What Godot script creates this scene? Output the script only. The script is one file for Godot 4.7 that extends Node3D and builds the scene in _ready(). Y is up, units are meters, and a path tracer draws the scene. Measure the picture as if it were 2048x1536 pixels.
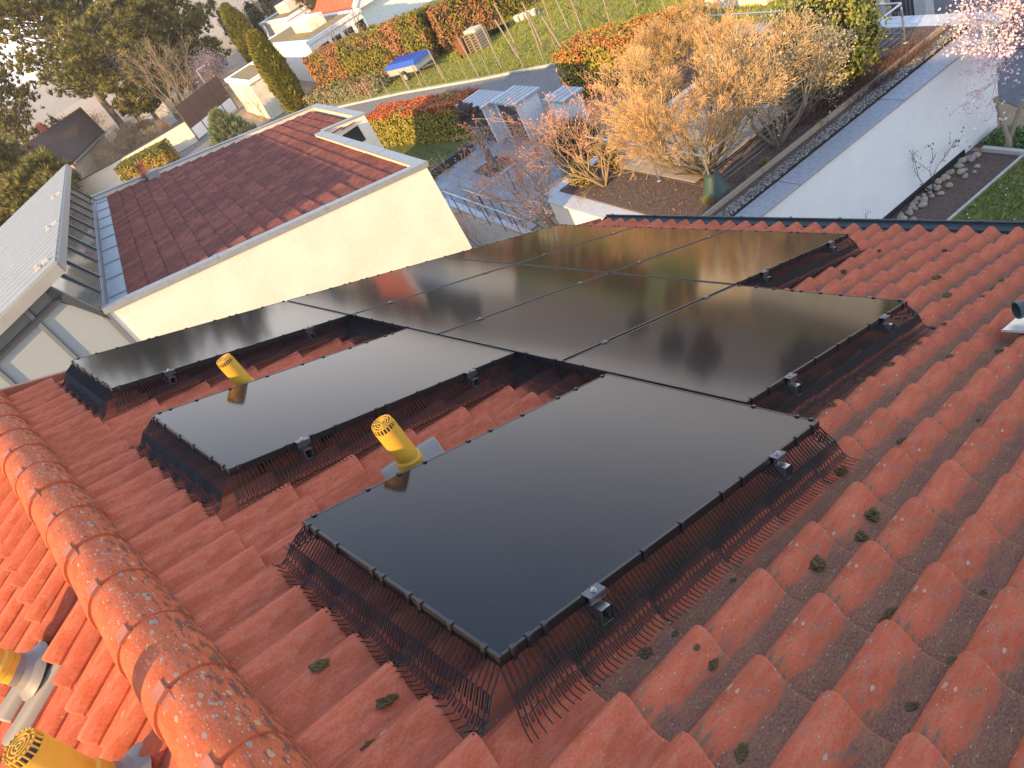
extends Node3D
# ---------------------------------------------------------------- frame of the place
const CAM := Vector3(6.20977, 1.57992, 0.23372)
const FOC := 1450.2585
const RX := Vector3(0.66757, -0.4244, -0.61175)
const RY := Vector3(0.18188, -0.7038, 0.68673)
const RZ := Vector3(-0.72199, -0.5697, -0.39264)
const SP := 0.422618
const CP := 0.906308
const NU := Vector3(-0.9635, 0, -0.26772)
const NV := Vector3(0.26772, 0, -0.9635)
const PL := Vector3(-6.754, 0, -1.12757)
const GY := -7.5
const BY := -5.35
var org := Vector3.ZERO
var taken := {}
var M := {}
var rng := RandomNumberGenerator.new()

func ray(x: float, y: float) -> Vector3:
	return (RX * ((x - 1024.0) / FOC) + RY * ((y - 768.0) / FOC) + RZ).normalized()
func px(x: float, y: float, h: float) -> Vector3:          # the point at height h in this direction
	var d := ray(x, y)
	return CAM + d * ((h - CAM.y) / d.y)
func R(s: float, t: float, n: float) -> Vector3:           # panel slope: along ridge, downslope, off the panels
	return Vector3(s, -t * SP + n * CP, -(t * CP + n * SP))
func Q(s: float, t: float, n: float) -> Vector3:           # the far slope, t downslope from the ridge
	return Vector3(s, 0.14 - t * SP + n * CP, 0.61 + t * CP + n * SP)
func AB(a: float, b: float, y: float) -> Vector3:          # garden and neighbour frame
	return PL + NU * a + NV * b + Vector3(0, y, 0)
func nroof(a: float, b: float, off: float) -> Vector3:     # neighbour's tiled slope (b along the slope)
	return AB(a, b * 0.98459, -1.5218 - b * 0.17489) + Vector3(0.0468, 0.98459, -0.1685) * off

# ---------------------------------------------------------------- mesh builder
class MB:
	var V := PackedVector3Array()
	var N := PackedVector3Array()
	var U := PackedVector2Array()
	var K := PackedColorArray()
	var c := Color.WHITE
	var o := Vector3.ZERO
	func tri(a: Vector3, b: Vector3, d: Vector3, ua := Vector2.ZERO, ub := Vector2.ZERO, ud := Vector2.ZERO) -> void:
		var n := (a - d).cross(a - b).normalized()
		V.append(a - o); V.append(b - o); V.append(d - o)
		N.append(n); N.append(n); N.append(n)
		U.append(ua); U.append(ub); U.append(ud)
		K.append(c); K.append(c); K.append(c)
	func trin(a: Vector3, b: Vector3, d: Vector3, na: Vector3, nb: Vector3, nd: Vector3, ua := Vector2.ZERO, ub := Vector2.ZERO, ud := Vector2.ZERO) -> void:
		if (a - d).cross(a - b).dot(na + nb + nd) < 0.0:
			trin2(a, d, b, na, nd, nb, ua, ud, ub)
		else:
			trin2(a, b, d, na, nb, nd, ua, ub, ud)
	func trin2(a: Vector3, b: Vector3, d: Vector3, na: Vector3, nb: Vector3, nd: Vector3, ua: Vector2, ub: Vector2, ud: Vector2) -> void:
		V.append(a - o); V.append(b - o); V.append(d - o)
		N.append(na); N.append(nb); N.append(nd)
		U.append(ua); U.append(ub); U.append(ud)
		K.append(c); K.append(c); K.append(c)
	func quad(a: Vector3, b: Vector3, d: Vector3, e: Vector3, out := Vector3.ZERO) -> void:
		var n := (a - d).cross(a - b)
		if out != Vector3.ZERO and n.dot(out) < 0.0:
			tri(a, d, b, Vector2(0, 0), Vector2(1, 1), Vector2(1, 0)); tri(a, e, d, Vector2(0, 0), Vector2(0, 1), Vector2(1, 1))
		else:
			tri(a, b, d, Vector2(0, 0), Vector2(1, 0), Vector2(1, 1)); tri(a, d, e, Vector2(0, 0), Vector2(1, 1), Vector2(0, 1))
	# box from eight corners: p + combos of x, y, z edge vectors, with chamfer ch
	func hexa(p: Vector3, x: Vector3, y: Vector3, z: Vector3, ch := 0.0) -> void:
		var m := p + (x + y + z) * 0.5
		if ch <= 0.0:
			quad(p, p + x, p + x + y, p + y, -z); quad(p + z, p + x + z, p + x + y + z, p + y + z, z)
			quad(p, p + x, p + x + z, p + z, -y); quad(p + y, p + x + y, p + x + y + z, p + y + z, y)
			quad(p, p + y, p + y + z, p + z, -x); quad(p + x, p + y + x, p + y + z + x, p + z + x, x)
			return
		var h := [x * 0.5, y * 0.5, z * 0.5]
		var k := [x.normalized() * ch, y.normalized() * ch, z.normalized() * ch]
		for ax in 3:
			var b1 := (ax + 1) % 3
			var b2 := (ax + 2) % 3
			var e1: Vector3 = h[b1] - k[b1]
			var e2: Vector3 = h[b2] - k[b2]
			for sg in [-1.0, 1.0]:
				var q: Vector3 = m + h[ax] * sg
				quad(q - e1 - e2, q + e1 - e2, q + e1 + e2, q - e1 + e2, h[ax] * sg)
			# the four chamfers that run along ax
			var l: Vector3 = h[ax] - k[ax]
			for s1 in [-1.0, 1.0]:
				for s2 in [-1.0, 1.0]:
					var A: Vector3 = m + h[b1] * s1 + e2 * s2
					var B: Vector3 = m + e1 * s1 + h[b2] * s2
					quad(A - l, A + l, B + l, B - l, h[b1] * s1 + h[b2] * s2)
		for s0 in [-1.0, 1.0]:
			for s1 in [-1.0, 1.0]:
				for s2 in [-1.0, 1.0]:
					var A2: Vector3 = m + h[0] * s0 + (h[1] - k[1]) * s1 + (h[2] - k[2]) * s2
					var B2: Vector3 = m + (h[0] - k[0]) * s0 + h[1] * s1 + (h[2] - k[2]) * s2
					var C2: Vector3 = m + (h[0] - k[0]) * s0 + (h[1] - k[1]) * s1 + h[2] * s2
					var nn: Vector3 = (h[0].normalized() * s0 + h[1].normalized() * s1 + h[2].normalized() * s2).normalized()
					trin(A2, B2, C2, nn, nn, nn)
	func cbox(m: Vector3, size: Vector3, bs := Basis.IDENTITY, ch := 0.0) -> void:
		var x := bs.x * size.x
		var y := bs.y * size.y
		var z := bs.z * size.z
		hexa(m - (x + y + z) * 0.5, x, y, z, ch)
	func ring(p: Vector3, d: Vector3, r: float, k: int) -> Array:
		var up := Vector3.UP if absf(d.y) < 0.9 else Vector3.RIGHT
		var x := d.cross(up).normalized()
		var y := x.cross(d).normalized()
		var out := []
		for i in k + 1:
			var a := TAU * i / k
			var nn := x * cos(a) + y * sin(a)
			out.append([p + nn * r, nn])
		return out
	func tube(pts: Array, rad: Array, k := 6, cap := false) -> void:
		var prev := []
		for i in pts.size():
			var d: Vector3
			if i == 0: d = pts[1] - pts[0]
			elif i == pts.size() - 1: d = pts[i] - pts[i - 1]
			else: d = pts[i + 1] - pts[i - 1]
			d = d.normalized()
			var rg := ring(pts[i], d, rad[mini(i, rad.size() - 1)], k)
			if i > 0:
				for j in k:
					trin(prev[j][0], prev[j + 1][0], rg[j + 1][0], prev[j][1], prev[j + 1][1], rg[j + 1][1])
					trin(prev[j][0], rg[j + 1][0], rg[j][0], prev[j][1], rg[j + 1][1], rg[j][1])
			if cap and (i == 0 or i == pts.size() - 1):
				var nn: Vector3 = -d if i == 0 else d
				for j in k: trin(pts[i], rg[j][0], rg[j + 1][0], nn, nn, nn)
			prev = rg
	# surface of revolution round axis d through p; prof is a list of Vector2(radius, height); flat shaded between, smooth round
	func lathe(p: Vector3, d: Vector3, prof: Array, k := 20) -> void:
		for i in prof.size() - 1:
			var q0: Vector2 = prof[i]
			var q1: Vector2 = prof[i + 1]
			var a := ring(p + d * q0.y, d, 1.0, k)
			var b := ring(p + d * q1.y, d, 1.0, k)
			var sl := Vector2(q1.y - q0.y, q0.x - q1.x).normalized()
			for j in k:
				var n0: Vector3 = a[j][1] * sl.x + d * sl.y
				var n1: Vector3 = a[j + 1][1] * sl.x + d * sl.y
				var A: Vector3 = p + d * q0.y + a[j][1] * q0.x
				var B: Vector3 = p + d * q0.y + a[j + 1][1] * q0.x
				var C: Vector3 = p + d * q1.y + a[j + 1][1] * q1.x
				var D: Vector3 = p + d * q1.y + a[j][1] * q1.x
				if q0.x > 0.0001: trin(A, B, C, n0, n1, n1)
				if q1.x > 0.0001: trin(A, C, D, n0, n1, n0)
	# horizontal polygon prism
	func prism(pts: Array, y0: float, y1: float, bottom := false) -> void:
		var p2 := PackedVector2Array()
		for q in pts: p2.append(Vector2(q.x, q.z))
		var ix := Geometry2D.triangulate_polygon(p2)
		for i in range(0, ix.size(), 3):
			var a := Vector3(p2[ix[i]].x, y1, p2[ix[i]].y)
			var b := Vector3(p2[ix[i + 1]].x, y1, p2[ix[i + 1]].y)
			var d := Vector3(p2[ix[i + 2]].x, y1, p2[ix[i + 2]].y)
			trin(a, b, d, Vector3.UP, Vector3.UP, Vector3.UP)
			if bottom:
				a.y = y0; b.y = y0; d.y = y0
				trin(a, b, d, Vector3.DOWN, Vector3.DOWN, Vector3.DOWN)
		if y1 - y0 < 0.0005: return
		var mid := Vector3.ZERO
		for q in pts: mid += q / pts.size()
		for i in pts.size():
			var a: Vector3 = pts[i]
			var b: Vector3 = pts[(i + 1) % pts.size()]
			var o2 := (b - a).cross(Vector3.UP)
			if o2.dot((a + b) * 0.5 - mid) < 0: o2 = -o2
			quad(Vector3(a.x, y0, a.z), Vector3(b.x, y0, b.z), Vector3(b.x, y1, b.z), Vector3(a.x, y1, a.z), o2)
	func mesh() -> ArrayMesh:
		var ar := []
		ar.resize(Mesh.ARRAY_MAX)
		ar[Mesh.ARRAY_VERTEX] = V; ar[Mesh.ARRAY_NORMAL] = N; ar[Mesh.ARRAY_TEX_UV] = U; ar[Mesh.ARRAY_COLOR] = K
		var m := ArrayMesh.new()
		m.add_surface_from_arrays(Mesh.PRIMITIVE_TRIANGLES, ar)
		return m

func mb() -> MB:
	var b := MB.new()
	b.o = org
	return b
func numbered(called: String) -> String:
	if not taken.has(called):
		taken[called] = 0
		return called
	taken[called] += 1
	return "%s_%03d" % [called, taken[called]]
func thing(called: String, label: String, category: String, at: Vector3, group := "") -> Node3D:
	var o := Node3D.new()
	o.name = numbered(called)
	add_child(o)
	o.position = at
	org = at
	o.set_meta("label", label); o.set_meta("category", category)
	if group != "": o.set_meta("group", group)
	return o
func place(m: Mesh, called: String, mat: Material, parent: Node, xf := Transform3D.IDENTITY) -> MeshInstance3D:
	var o := MeshInstance3D.new()
	o.name = called; o.mesh = m
	if mat: o.material_override = mat
	o.transform = xf
	parent.add_child(o, true)
	return o
func obj(b: MB, called: String, mat: Material, parent: Node) -> MeshInstance3D:
	return place(b.mesh(), called, mat, parent)
func struct(b: MB, called: String, mat: Material) -> MeshInstance3D:
	var o := place(b.mesh(), numbered(called), mat, self)
	o.position = org
	o.set_meta("kind", "structure")
	return o
func part(called: String, parent: Node) -> Node3D:
	var o := Node3D.new()
	o.name = called
	parent.add_child(o, true)
	return o
func many(m: Mesh, xs: Array, cols: Array, called: String, mat: Material, parent: Node) -> MultiMeshInstance3D:
	var mm := MultiMesh.new()
	mm.transform_format = MultiMesh.TRANSFORM_3D
	mm.use_colors = true
	mm.mesh = m
	mm.instance_count = xs.size()
	for i in xs.size():
		var t: Transform3D = xs[i]
		t.origin -= org
		mm.set_instance_transform(i, t)
		mm.set_instance_color(i, cols[i])
	var o := MultiMeshInstance3D.new()
	o.name = called; o.multimesh = mm; o.material_override = mat
	parent.add_child(o, true)
	o.set_meta("kind", "stuff")
	return o
# ---------------------------------------------------------------- materials
func lin(r: float, g: float, b: float) -> Color:
	return Color(r, g, b).linear_to_srgb()
func flat(r: float, g: float, b: float, rough: float, metal := 0.0, spec := 0.5) -> StandardMaterial3D:
	var m := StandardMaterial3D.new()
	m.albedo_color = lin(r, g, b); m.roughness = rough; m.metallic = metal; m.metallic_specular = spec
	return m
func noise_img(freq: float, oct: int, seed_: int, size := 256, kind := FastNoiseLite.TYPE_SIMPLEX_SMOOTH) -> PackedByteArray:
	var f := FastNoiseLite.new()
	f.noise_type = kind; f.frequency = freq; f.seed = seed_
	f.fractal_type = FastNoiseLite.FRACTAL_FBM; f.fractal_octaves = oct
	var im := f.get_seamless_image(size, size)
	im.convert(Image.FORMAT_L8)
	return im.get_data()
func tex_from(px_: PackedByteArray, w: int, h: int) -> ImageTexture:
	var im := Image.create_from_data(w, h, false, Image.FORMAT_RGB8, px_)
	im.generate_mipmaps()
	return ImageTexture.create_from_image(im)
# two or three real colours (linear) mixed by two noises; world triplanar at the given tile size in metres
func grained(a: Color, b: Color, d: Color, metres: float, rough: float, seed_: int, freq := 0.02, fine := 0.12, bump := 0.0) -> StandardMaterial3D:
	var n1 := noise_img(freq, 4, seed_)
	var n2 := noise_img(fine, 3, seed_ + 7)
	var out := PackedByteArray()
	out.resize(256 * 256 * 3)
	for i in 65536:
		var w := clampf((n1[i] / 255.0 - 0.5) * 1.8 + 0.5, 0, 1)
		var x := n2[i] / 255.0
		var col := a.lerp(b, w)
		if x > 0.6: col = col.lerp(d, clampf((x - 0.6) * 4.0, 0, 1))
		var k := 0.88 + 0.24 * x
		col = Color(col.r * k, col.g * k, col.b * k).linear_to_srgb()
		out[i * 3] = clampi(int(col.r * 255.0), 0, 255); out[i * 3 + 1] = clampi(int(col.g * 255.0), 0, 255); out[i * 3 + 2] = clampi(int(col.b * 255.0), 0, 255)
	var m := StandardMaterial3D.new()
	m.albedo_texture = tex_from(out, 256, 256)
	m.roughness = rough
	m.uv1_triplanar = true; m.uv1_world_triplanar = true
	m.uv1_scale = Vector3.ONE / metres
	if bump > 0.0:
		var im := Image.create_from_data(256, 256, false, Image.FORMAT_L8, n2)
		im.convert(Image.FORMAT_RGBA8)
		im.bump_map_to_normal_map(bump)
		im.generate_mipmaps()
		m.normal_enabled = true; m.normal_texture = ImageTexture.create_from_image(im)
	return m
func vcol(rough: float, back := 0.0) -> StandardMaterial3D:
	var m := StandardMaterial3D.new()
	m.vertex_color_use_as_albedo = true; m.roughness = rough
	m.cull_mode = BaseMaterial3D.CULL_DISABLED
	if back > 0.0:
		m.backlight_enabled = true; m.backlight = Color(back, back, back)
	return m
# ---------------------------------------------------------------- clay: an atlas of sixteen weathered tile faces
func clay_atlas() -> ImageTexture:
	var cell := 256
	var w := cell * 4
	var out := PackedByteArray()
	out.resize(w * w * 3)
	var f1 := FastNoiseLite.new(); f1.seed = 3; f1.frequency = 0.012; f1.fractal_octaves = 4
	var f2 := FastNoiseLite.new(); f2.seed = 9; f2.frequency = 0.11; f2.fractal_octaves = 3
	var f3 := FastNoiseLite.new(); f3.seed = 21; f3.frequency = 0.035; f3.fractal_octaves = 4
	for k in 16:
		var cx := (k % 4) * cell
		var cy := (k / 4) * cell
		var soil := [0.0, 0.05, 0.08, 0.12, 0.16, 0.2, 0.3, 0.4, 0.5, 0.58, 0.66, 0.74, 0.8, 0.86, 0.95, 1.05][k] as float
		var ka := 0.86 + 0.26 * rng.randf()
		for y in cell:
			var v := y / float(cell)
			for x in cell:
				var u := x / float(cell)
				var X := cx * 3.1 + x
				var Y := cy * 3.7 + y
				var n1 := f1.get_noise_2d(X, Y * 0.6)
				var n2 := f2.get_noise_2d(X, Y)
				var n3 := f3.get_noise_2d(X, Y * 0.45)
				var r := 0.42 + 0.09 * n1
				var g := 0.103 + 0.03 * n1
				var b := 0.053 + 0.02 * n1
				var br := clampf(n3 * 1.6 - n1 * 0.8 - 0.15, 0, 1) * 0.55
				r = lerpf(r, 0.27, br); g = lerpf(g, 0.092, br); b = lerpf(b, 0.05, br)
				var gr := ka * (1.0 + 0.22 * n2 + 0.12 * n3)
				# pink bloom in places
				var bl := clampf(n3 * 2.0 + 0.1, 0, 1) * 0.36
				r = lerpf(r, 0.5, bl); g = lerpf(g, 0.16, bl); b = lerpf(b, 0.1, bl)
				# soot and algae crust that has grown in the trough and round the edges, ragged outline
				var tw := smoothstep(0.4, 0.74, u) * (1.0 - 0.35 * smoothstep(0.93, 1.0, u)) + 0.3 * smoothstep(0.09, 0.0, u)
				var e := 0.3 * smoothstep(0.86, 0.98, v) + 0.1 * smoothstep(0.09, 0.0, v) * smoothstep(0.3, 0.6, u)
				e += (0.34 + 0.3 * n3) * smoothstep(0.5, 0.78, v) * smoothstep(0.12, 0.45, soil)
				var rim := smoothstep(0.035, 0.012, v + 0.008 * n2)
				var hs := fposmod(sin(X * 12.9898 + Y * 78.233) * 43758.5453, 1.0) - 0.5
				var q := (tw * 0.86 + e + n3 * 0.5 + n2 * 0.5 + n1 * 0.25) * (0.25 + soil) - 0.38 + 0.1 * soil + hs * 0.24
				var d := clampf(q * 3.0, 0, 1)
				var sp := clampf((n2 + n3 * 0.7 - 0.52 + soil * 0.12) * 6.0, 0, 1) * minf(soil * 1.3, 1.0)
				d = maxf(d * 0.84, sp * 0.8) * (1.0 - 0.7 * rim)
				r = lerpf(r, 0.5, rim * 0.5); g = lerpf(g, 0.19, rim * 0.5); b = lerpf(b, 0.12, rim * 0.5)
				r = lerpf(r * gr, 0.145 * (1 + 0.7 * n2 + 0.3 * n1), d); g = lerpf(g * gr, 0.088 * (1 + 0.7 * n2 + 0.3 * n1), d); b = lerpf(b * gr, 0.06 * (1 + 0.5 * n2), d)
				var c := Color(r, g, b).linear_to_srgb()
				var i := ((cy + y) * w + cx + x) * 3
				out[i] = clampi(int(c.r * 255), 0, 255); out[i + 1] = clampi(int(c.g * 255), 0, 255); out[i + 2] = clampi(int(c.b * 255), 0, 255)
		var nd := int(8 + soil * 62)
		for j in nd:
			var qx := rng.randf_range(4, cell - 5)
			var qy := rng.randf_range(4, cell - 5)
			var rad := 0.7 + 1.1 * pow(rng.randf(), 2.0)
			if rng.randf() < 0.02 + 0.035 * soil: rad = rng.randf_range(2.5, 6.0)
			var tone := rng.randf()
			var lc := Color(0.42, 0.37, 0.27).lerp(Color(0.33, 0.36, 0.34), tone)
			if rng.randf() < 0.12: lc = Color(0.36, 0.38, 0.16)
			stamp(out, w, cx, cy, cell, qx, qy, rad, lc, rad > 3.0)
	return tex_from(out, w, w)
func stamp(out: PackedByteArray, w: int, cx: int, cy: int, cell: int, qx: float, qy: float, rad: float, lc: Color, ringed: bool) -> void:
	var s := lc.linear_to_srgb()
	var r0 := int(ceil(rad)) + 1
	for dy in range(-r0, r0 + 1):
		for dx in range(-r0, r0 + 1):
			var X := int(qx) + dx
			var Y := int(qy) + dy
			if X < 0 or Y < 0 or X >= cell or Y >= cell: continue
			var ang := atan2(dy, dx)
			var rr := rad * (1.0 + 0.12 * sin(ang * 3.0 + qx) + 0.1 * sin(ang * 7.0 + qy))
			var dd := sqrt(dx * dx + dy * dy * 0.6) / rr
			if dd > 1.0: continue
			var al := 0.85
			if ringed:
				al = 0.75 if dd > 0.62 else 0.4 + 0.35 * absf(sin(qx * 13.0 + dx * 2.1 + dy * 1.7))
			var i := ((cy + Y) * w + cx + X) * 3
			out[i] = int(lerpf(out[i], s.r * 255, al)); out[i + 1] = int(lerpf(out[i + 1], s.g * 255, al)); out[i + 2] = int(lerpf(out[i + 2], s.b * 255, al))
func cap_clay() -> ImageTexture:
	var w := 512
	var out := PackedByteArray()
	out.resize(w * w * 3)
	var f1 := FastNoiseLite.new(); f1.seed = 5; f1.frequency = 0.012; f1.fractal_octaves = 4
	var f2 := FastNoiseLite.new(); f2.seed = 19; f2.frequency = 0.09; f2.fractal_octaves = 3
	var f3 := FastNoiseLite.new(); f3.seed = 31; f3.frequency = 0.03; f3.fractal_octaves = 4
	for y in w:
		var v := y / float(w)
		for x in w:
			var n1 := f1.get_noise_2d(x, y)
			var n2 := f2.get_noise_2d(x, y)
			var n3 := f3.get_noise_2d(x * 0.7, y)
			var k := 1.0 + 0.25 * n2
			var r := (0.46 + 0.06 * n1) * k
			var g := (0.113 + 0.03 * n1) * k
			var b := (0.05 + 0.016 * n1) * k
			var d := clampf((n3 * 0.9 + n2 * 0.5 + smoothstep(0.5, 0.95, v) * 0.62 - 0.42) * 3.5, 0, 1) * 0.8  # patchy dirt, plus shade painted into the side towards the panels
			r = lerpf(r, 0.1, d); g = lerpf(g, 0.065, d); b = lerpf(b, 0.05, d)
			var c := Color(r, g, b).linear_to_srgb()
			var i := (y * w + x) * 3
			out[i] = clampi(int(c.r * 255), 0, 255); out[i + 1] = clampi(int(c.g * 255), 0, 255); out[i + 2] = clampi(int(c.b * 255), 0, 255)
	for j in 520:
		var qv := 0.58 + rng.randfn() * 0.13
		if rng.randf() < 0.25: qv = rng.randf()
		var rad := 0.9 + 2.0 * pow(rng.randf(), 2.0)
		if rng.randf() < 0.06: rad = rng.randf_range(3.0, 7)
		var lc := Color(0.36, 0.35, 0.3).lerp(Color(0.25, 0.28, 0.29), rng.randf())
		if rng.randf() < 0.3: lc = Color(0.42, 0.35, 0.2)
		stamp(out, w, 0, 0, w, rng.randf_range(6, w - 7), clampf(qv, 0.02, 0.98) * w, rad, lc, rad > 4.0)
	return tex_from(out, w, w)

const TW := 0.197
const TL := 0.342
const S0 := 5.340
const T0 := -0.137
const PROF := [[0.0, 0.012], [0.045, 0.031], [0.12, 0.0455], [0.2, 0.05], [0.28, 0.0475], [0.37, 0.039], [0.46, 0.0265], [0.55, 0.0145], [0.64, 0.006], [0.76, 0.0015], [0.9, 0.0008], [1.06, 0.004]]
func prof(p: float) -> float:
	for i in PROF.size() - 1:
		if p <= PROF[i + 1][0]:
			return lerpf(PROF[i][1], PROF[i + 1][1], clampf((p - PROF[i][0]) / (PROF[i + 1][0] - PROF[i][0]), 0, 1))
	return 0.004
func tile_n(s: float, t: float) -> float:                 # height of the clay above or below the panels
	var p := fposmod(s - S0, TW) / TW
	var k := fposmod(t - T0, TL) / TL
	return -0.219 + prof(p) * (1.0 + 0.42 * k) + 0.03 * k
func tile_mesh(k: int) -> ArrayMesh:
	var b := MB.new()
	var cu := (k % 4) * 0.25
	var cv := (k / 4) * 0.25
	var zs := [0.0, 0.012, 0.12, 0.25, 0.41]
	var P := func(i: int, j: int) -> Vector3:
		var z: float = zs[j]
		var y: float = PROF[i][1] * (1.0 + 0.44 * (1.0 - z / TL)) + 0.03 * (1.0 - z / TL)
		if j == 0: y -= 0.003
		return Vector3(PROF[i][0] * TW, y, z)
	var UVf := func(i: int, j: int) -> Vector2:
		return Vector2(cu + 0.006 + 0.238 * PROF[i][0] / 1.06, cv + 0.006 + 0.238 * zs[j] / 0.41)
	var n := PROF.size()
	for i in n - 1:
		for j in 4:
			var a: Vector3 = P.call(i, j); var c: Vector3 = P.call(i + 1, j); var d: Vector3 = P.call(i + 1, j + 1); var e: Vector3 = P.call(i, j + 1)
			var na: Vector3 = pn(i); var nc: Vector3 = pn(i + 1)
			var nf := Vector3(0, 0.6, -0.8)
			var na0 := (na + nf).normalized() if j == 0 else na
			var nc0 := (nc + nf).normalized() if j == 0 else nc
			b.trin(a, c, d, na0, nc0, nc, UVf.call(i, j), UVf.call(i + 1, j), UVf.call(i + 1, j + 1))
			b.trin(a, d, e, na0, nc, na, UVf.call(i, j), UVf.call(i + 1, j + 1), UVf.call(i, j + 1))
		var f0: Vector3 = P.call(i, 0); var f1: Vector3 = P.call(i + 1, 0)
		var dn := Vector3(0, -0.0105, 0.003)
		b.trin(f0, f1, f1 + dn, Vector3(0, 0, -1), Vector3(0, 0, -1), Vector3(0, 0, -1), UVf.call(i, 0), UVf.call(i + 1, 0), UVf.call(i + 1, 0))
		b.trin(f0, f1 + dn, f0 + dn, Vector3(0, 0, -1), Vector3(0, 0, -1), Vector3(0, 0, -1), UVf.call(i, 0), UVf.call(i + 1, 0), UVf.call(i, 0))
	for j in 4:
		var a: Vector3 = P.call(0, j); var e: Vector3 = P.call(0, j + 1)
		var dn := Vector3(0.004, -0.011, 0)
		b.trin(a, e, e + dn, Vector3.LEFT, Vector3.LEFT, Vector3.LEFT, UVf.call(0, j), UVf.call(0, j + 1), UVf.call(0, j + 1))
		b.trin(a, e + dn, a + dn, Vector3.LEFT, Vector3.LEFT, Vector3.LEFT, UVf.call(0, j), UVf.call(0, j + 1), UVf.call(0, j))
	return b.mesh()
func pn(i: int) -> Vector3:
	var a := maxi(i - 1, 0)
	var c := mini(i + 1, PROF.size() - 1)
	var dx: float = (PROF[c][0] - PROF[a][0]) * TW
	var dy: float = PROF[c][1] - PROF[a][1]
	return Vector3(-dy, dx, 0).normalized()

# ---------------------------------------------------------------- our house
const PW := 1.134
const PH := 1.755
const PG := 0.02
var panels := []      # [s0, t0]
func rbox(b: MB, s0: float, s1: float, t0: float, t1: float, n0: float, n1: float, ch := 0.0) -> void:
	var p := R(s0, t0, n0)
	b.hexa(p, R(s1, t0, n0) - p, R(s0, t1, n0) - p, R(s0, t0, n1) - p, ch)
func qbox(b: MB, s0: float, s1: float, t0: float, t1: float, n0: float, n1: float, ch := 0.0) -> void:
	var p := Q(s0, t0, n0)
	b.hexa(p, Q(s1, t0, n0) - p, Q(s0, t1, n0) - p, Q(s0, t0, n1) - p, ch)
func farpx(x: float, y: float, n: float) -> Vector3:
	var d := ray(x, y)
	var nn := Vector3(0, CP, SP)
	return CAM + d * ((Q(0, 0, n) - CAM).dot(nn) / d.dot(nn))
func roofpx(x: float, y: float, n: float) -> Vector2:
	var d := ray(x, y)
	var nn := Vector3(0, CP, -SP)
	var P := CAM + d * ((R(0, 0, n) - CAM).dot(nn) / d.dot(nn))
	return Vector2(P.x, -P.y * SP - P.z * CP)
func under_panel(s: float, t: float, m: float) -> bool:
	for q in panels:
		if s > q[0] + m and s < q[0] + PW - m and t > q[1] + m and t < q[1] + PH - m: return true
	return false

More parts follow.
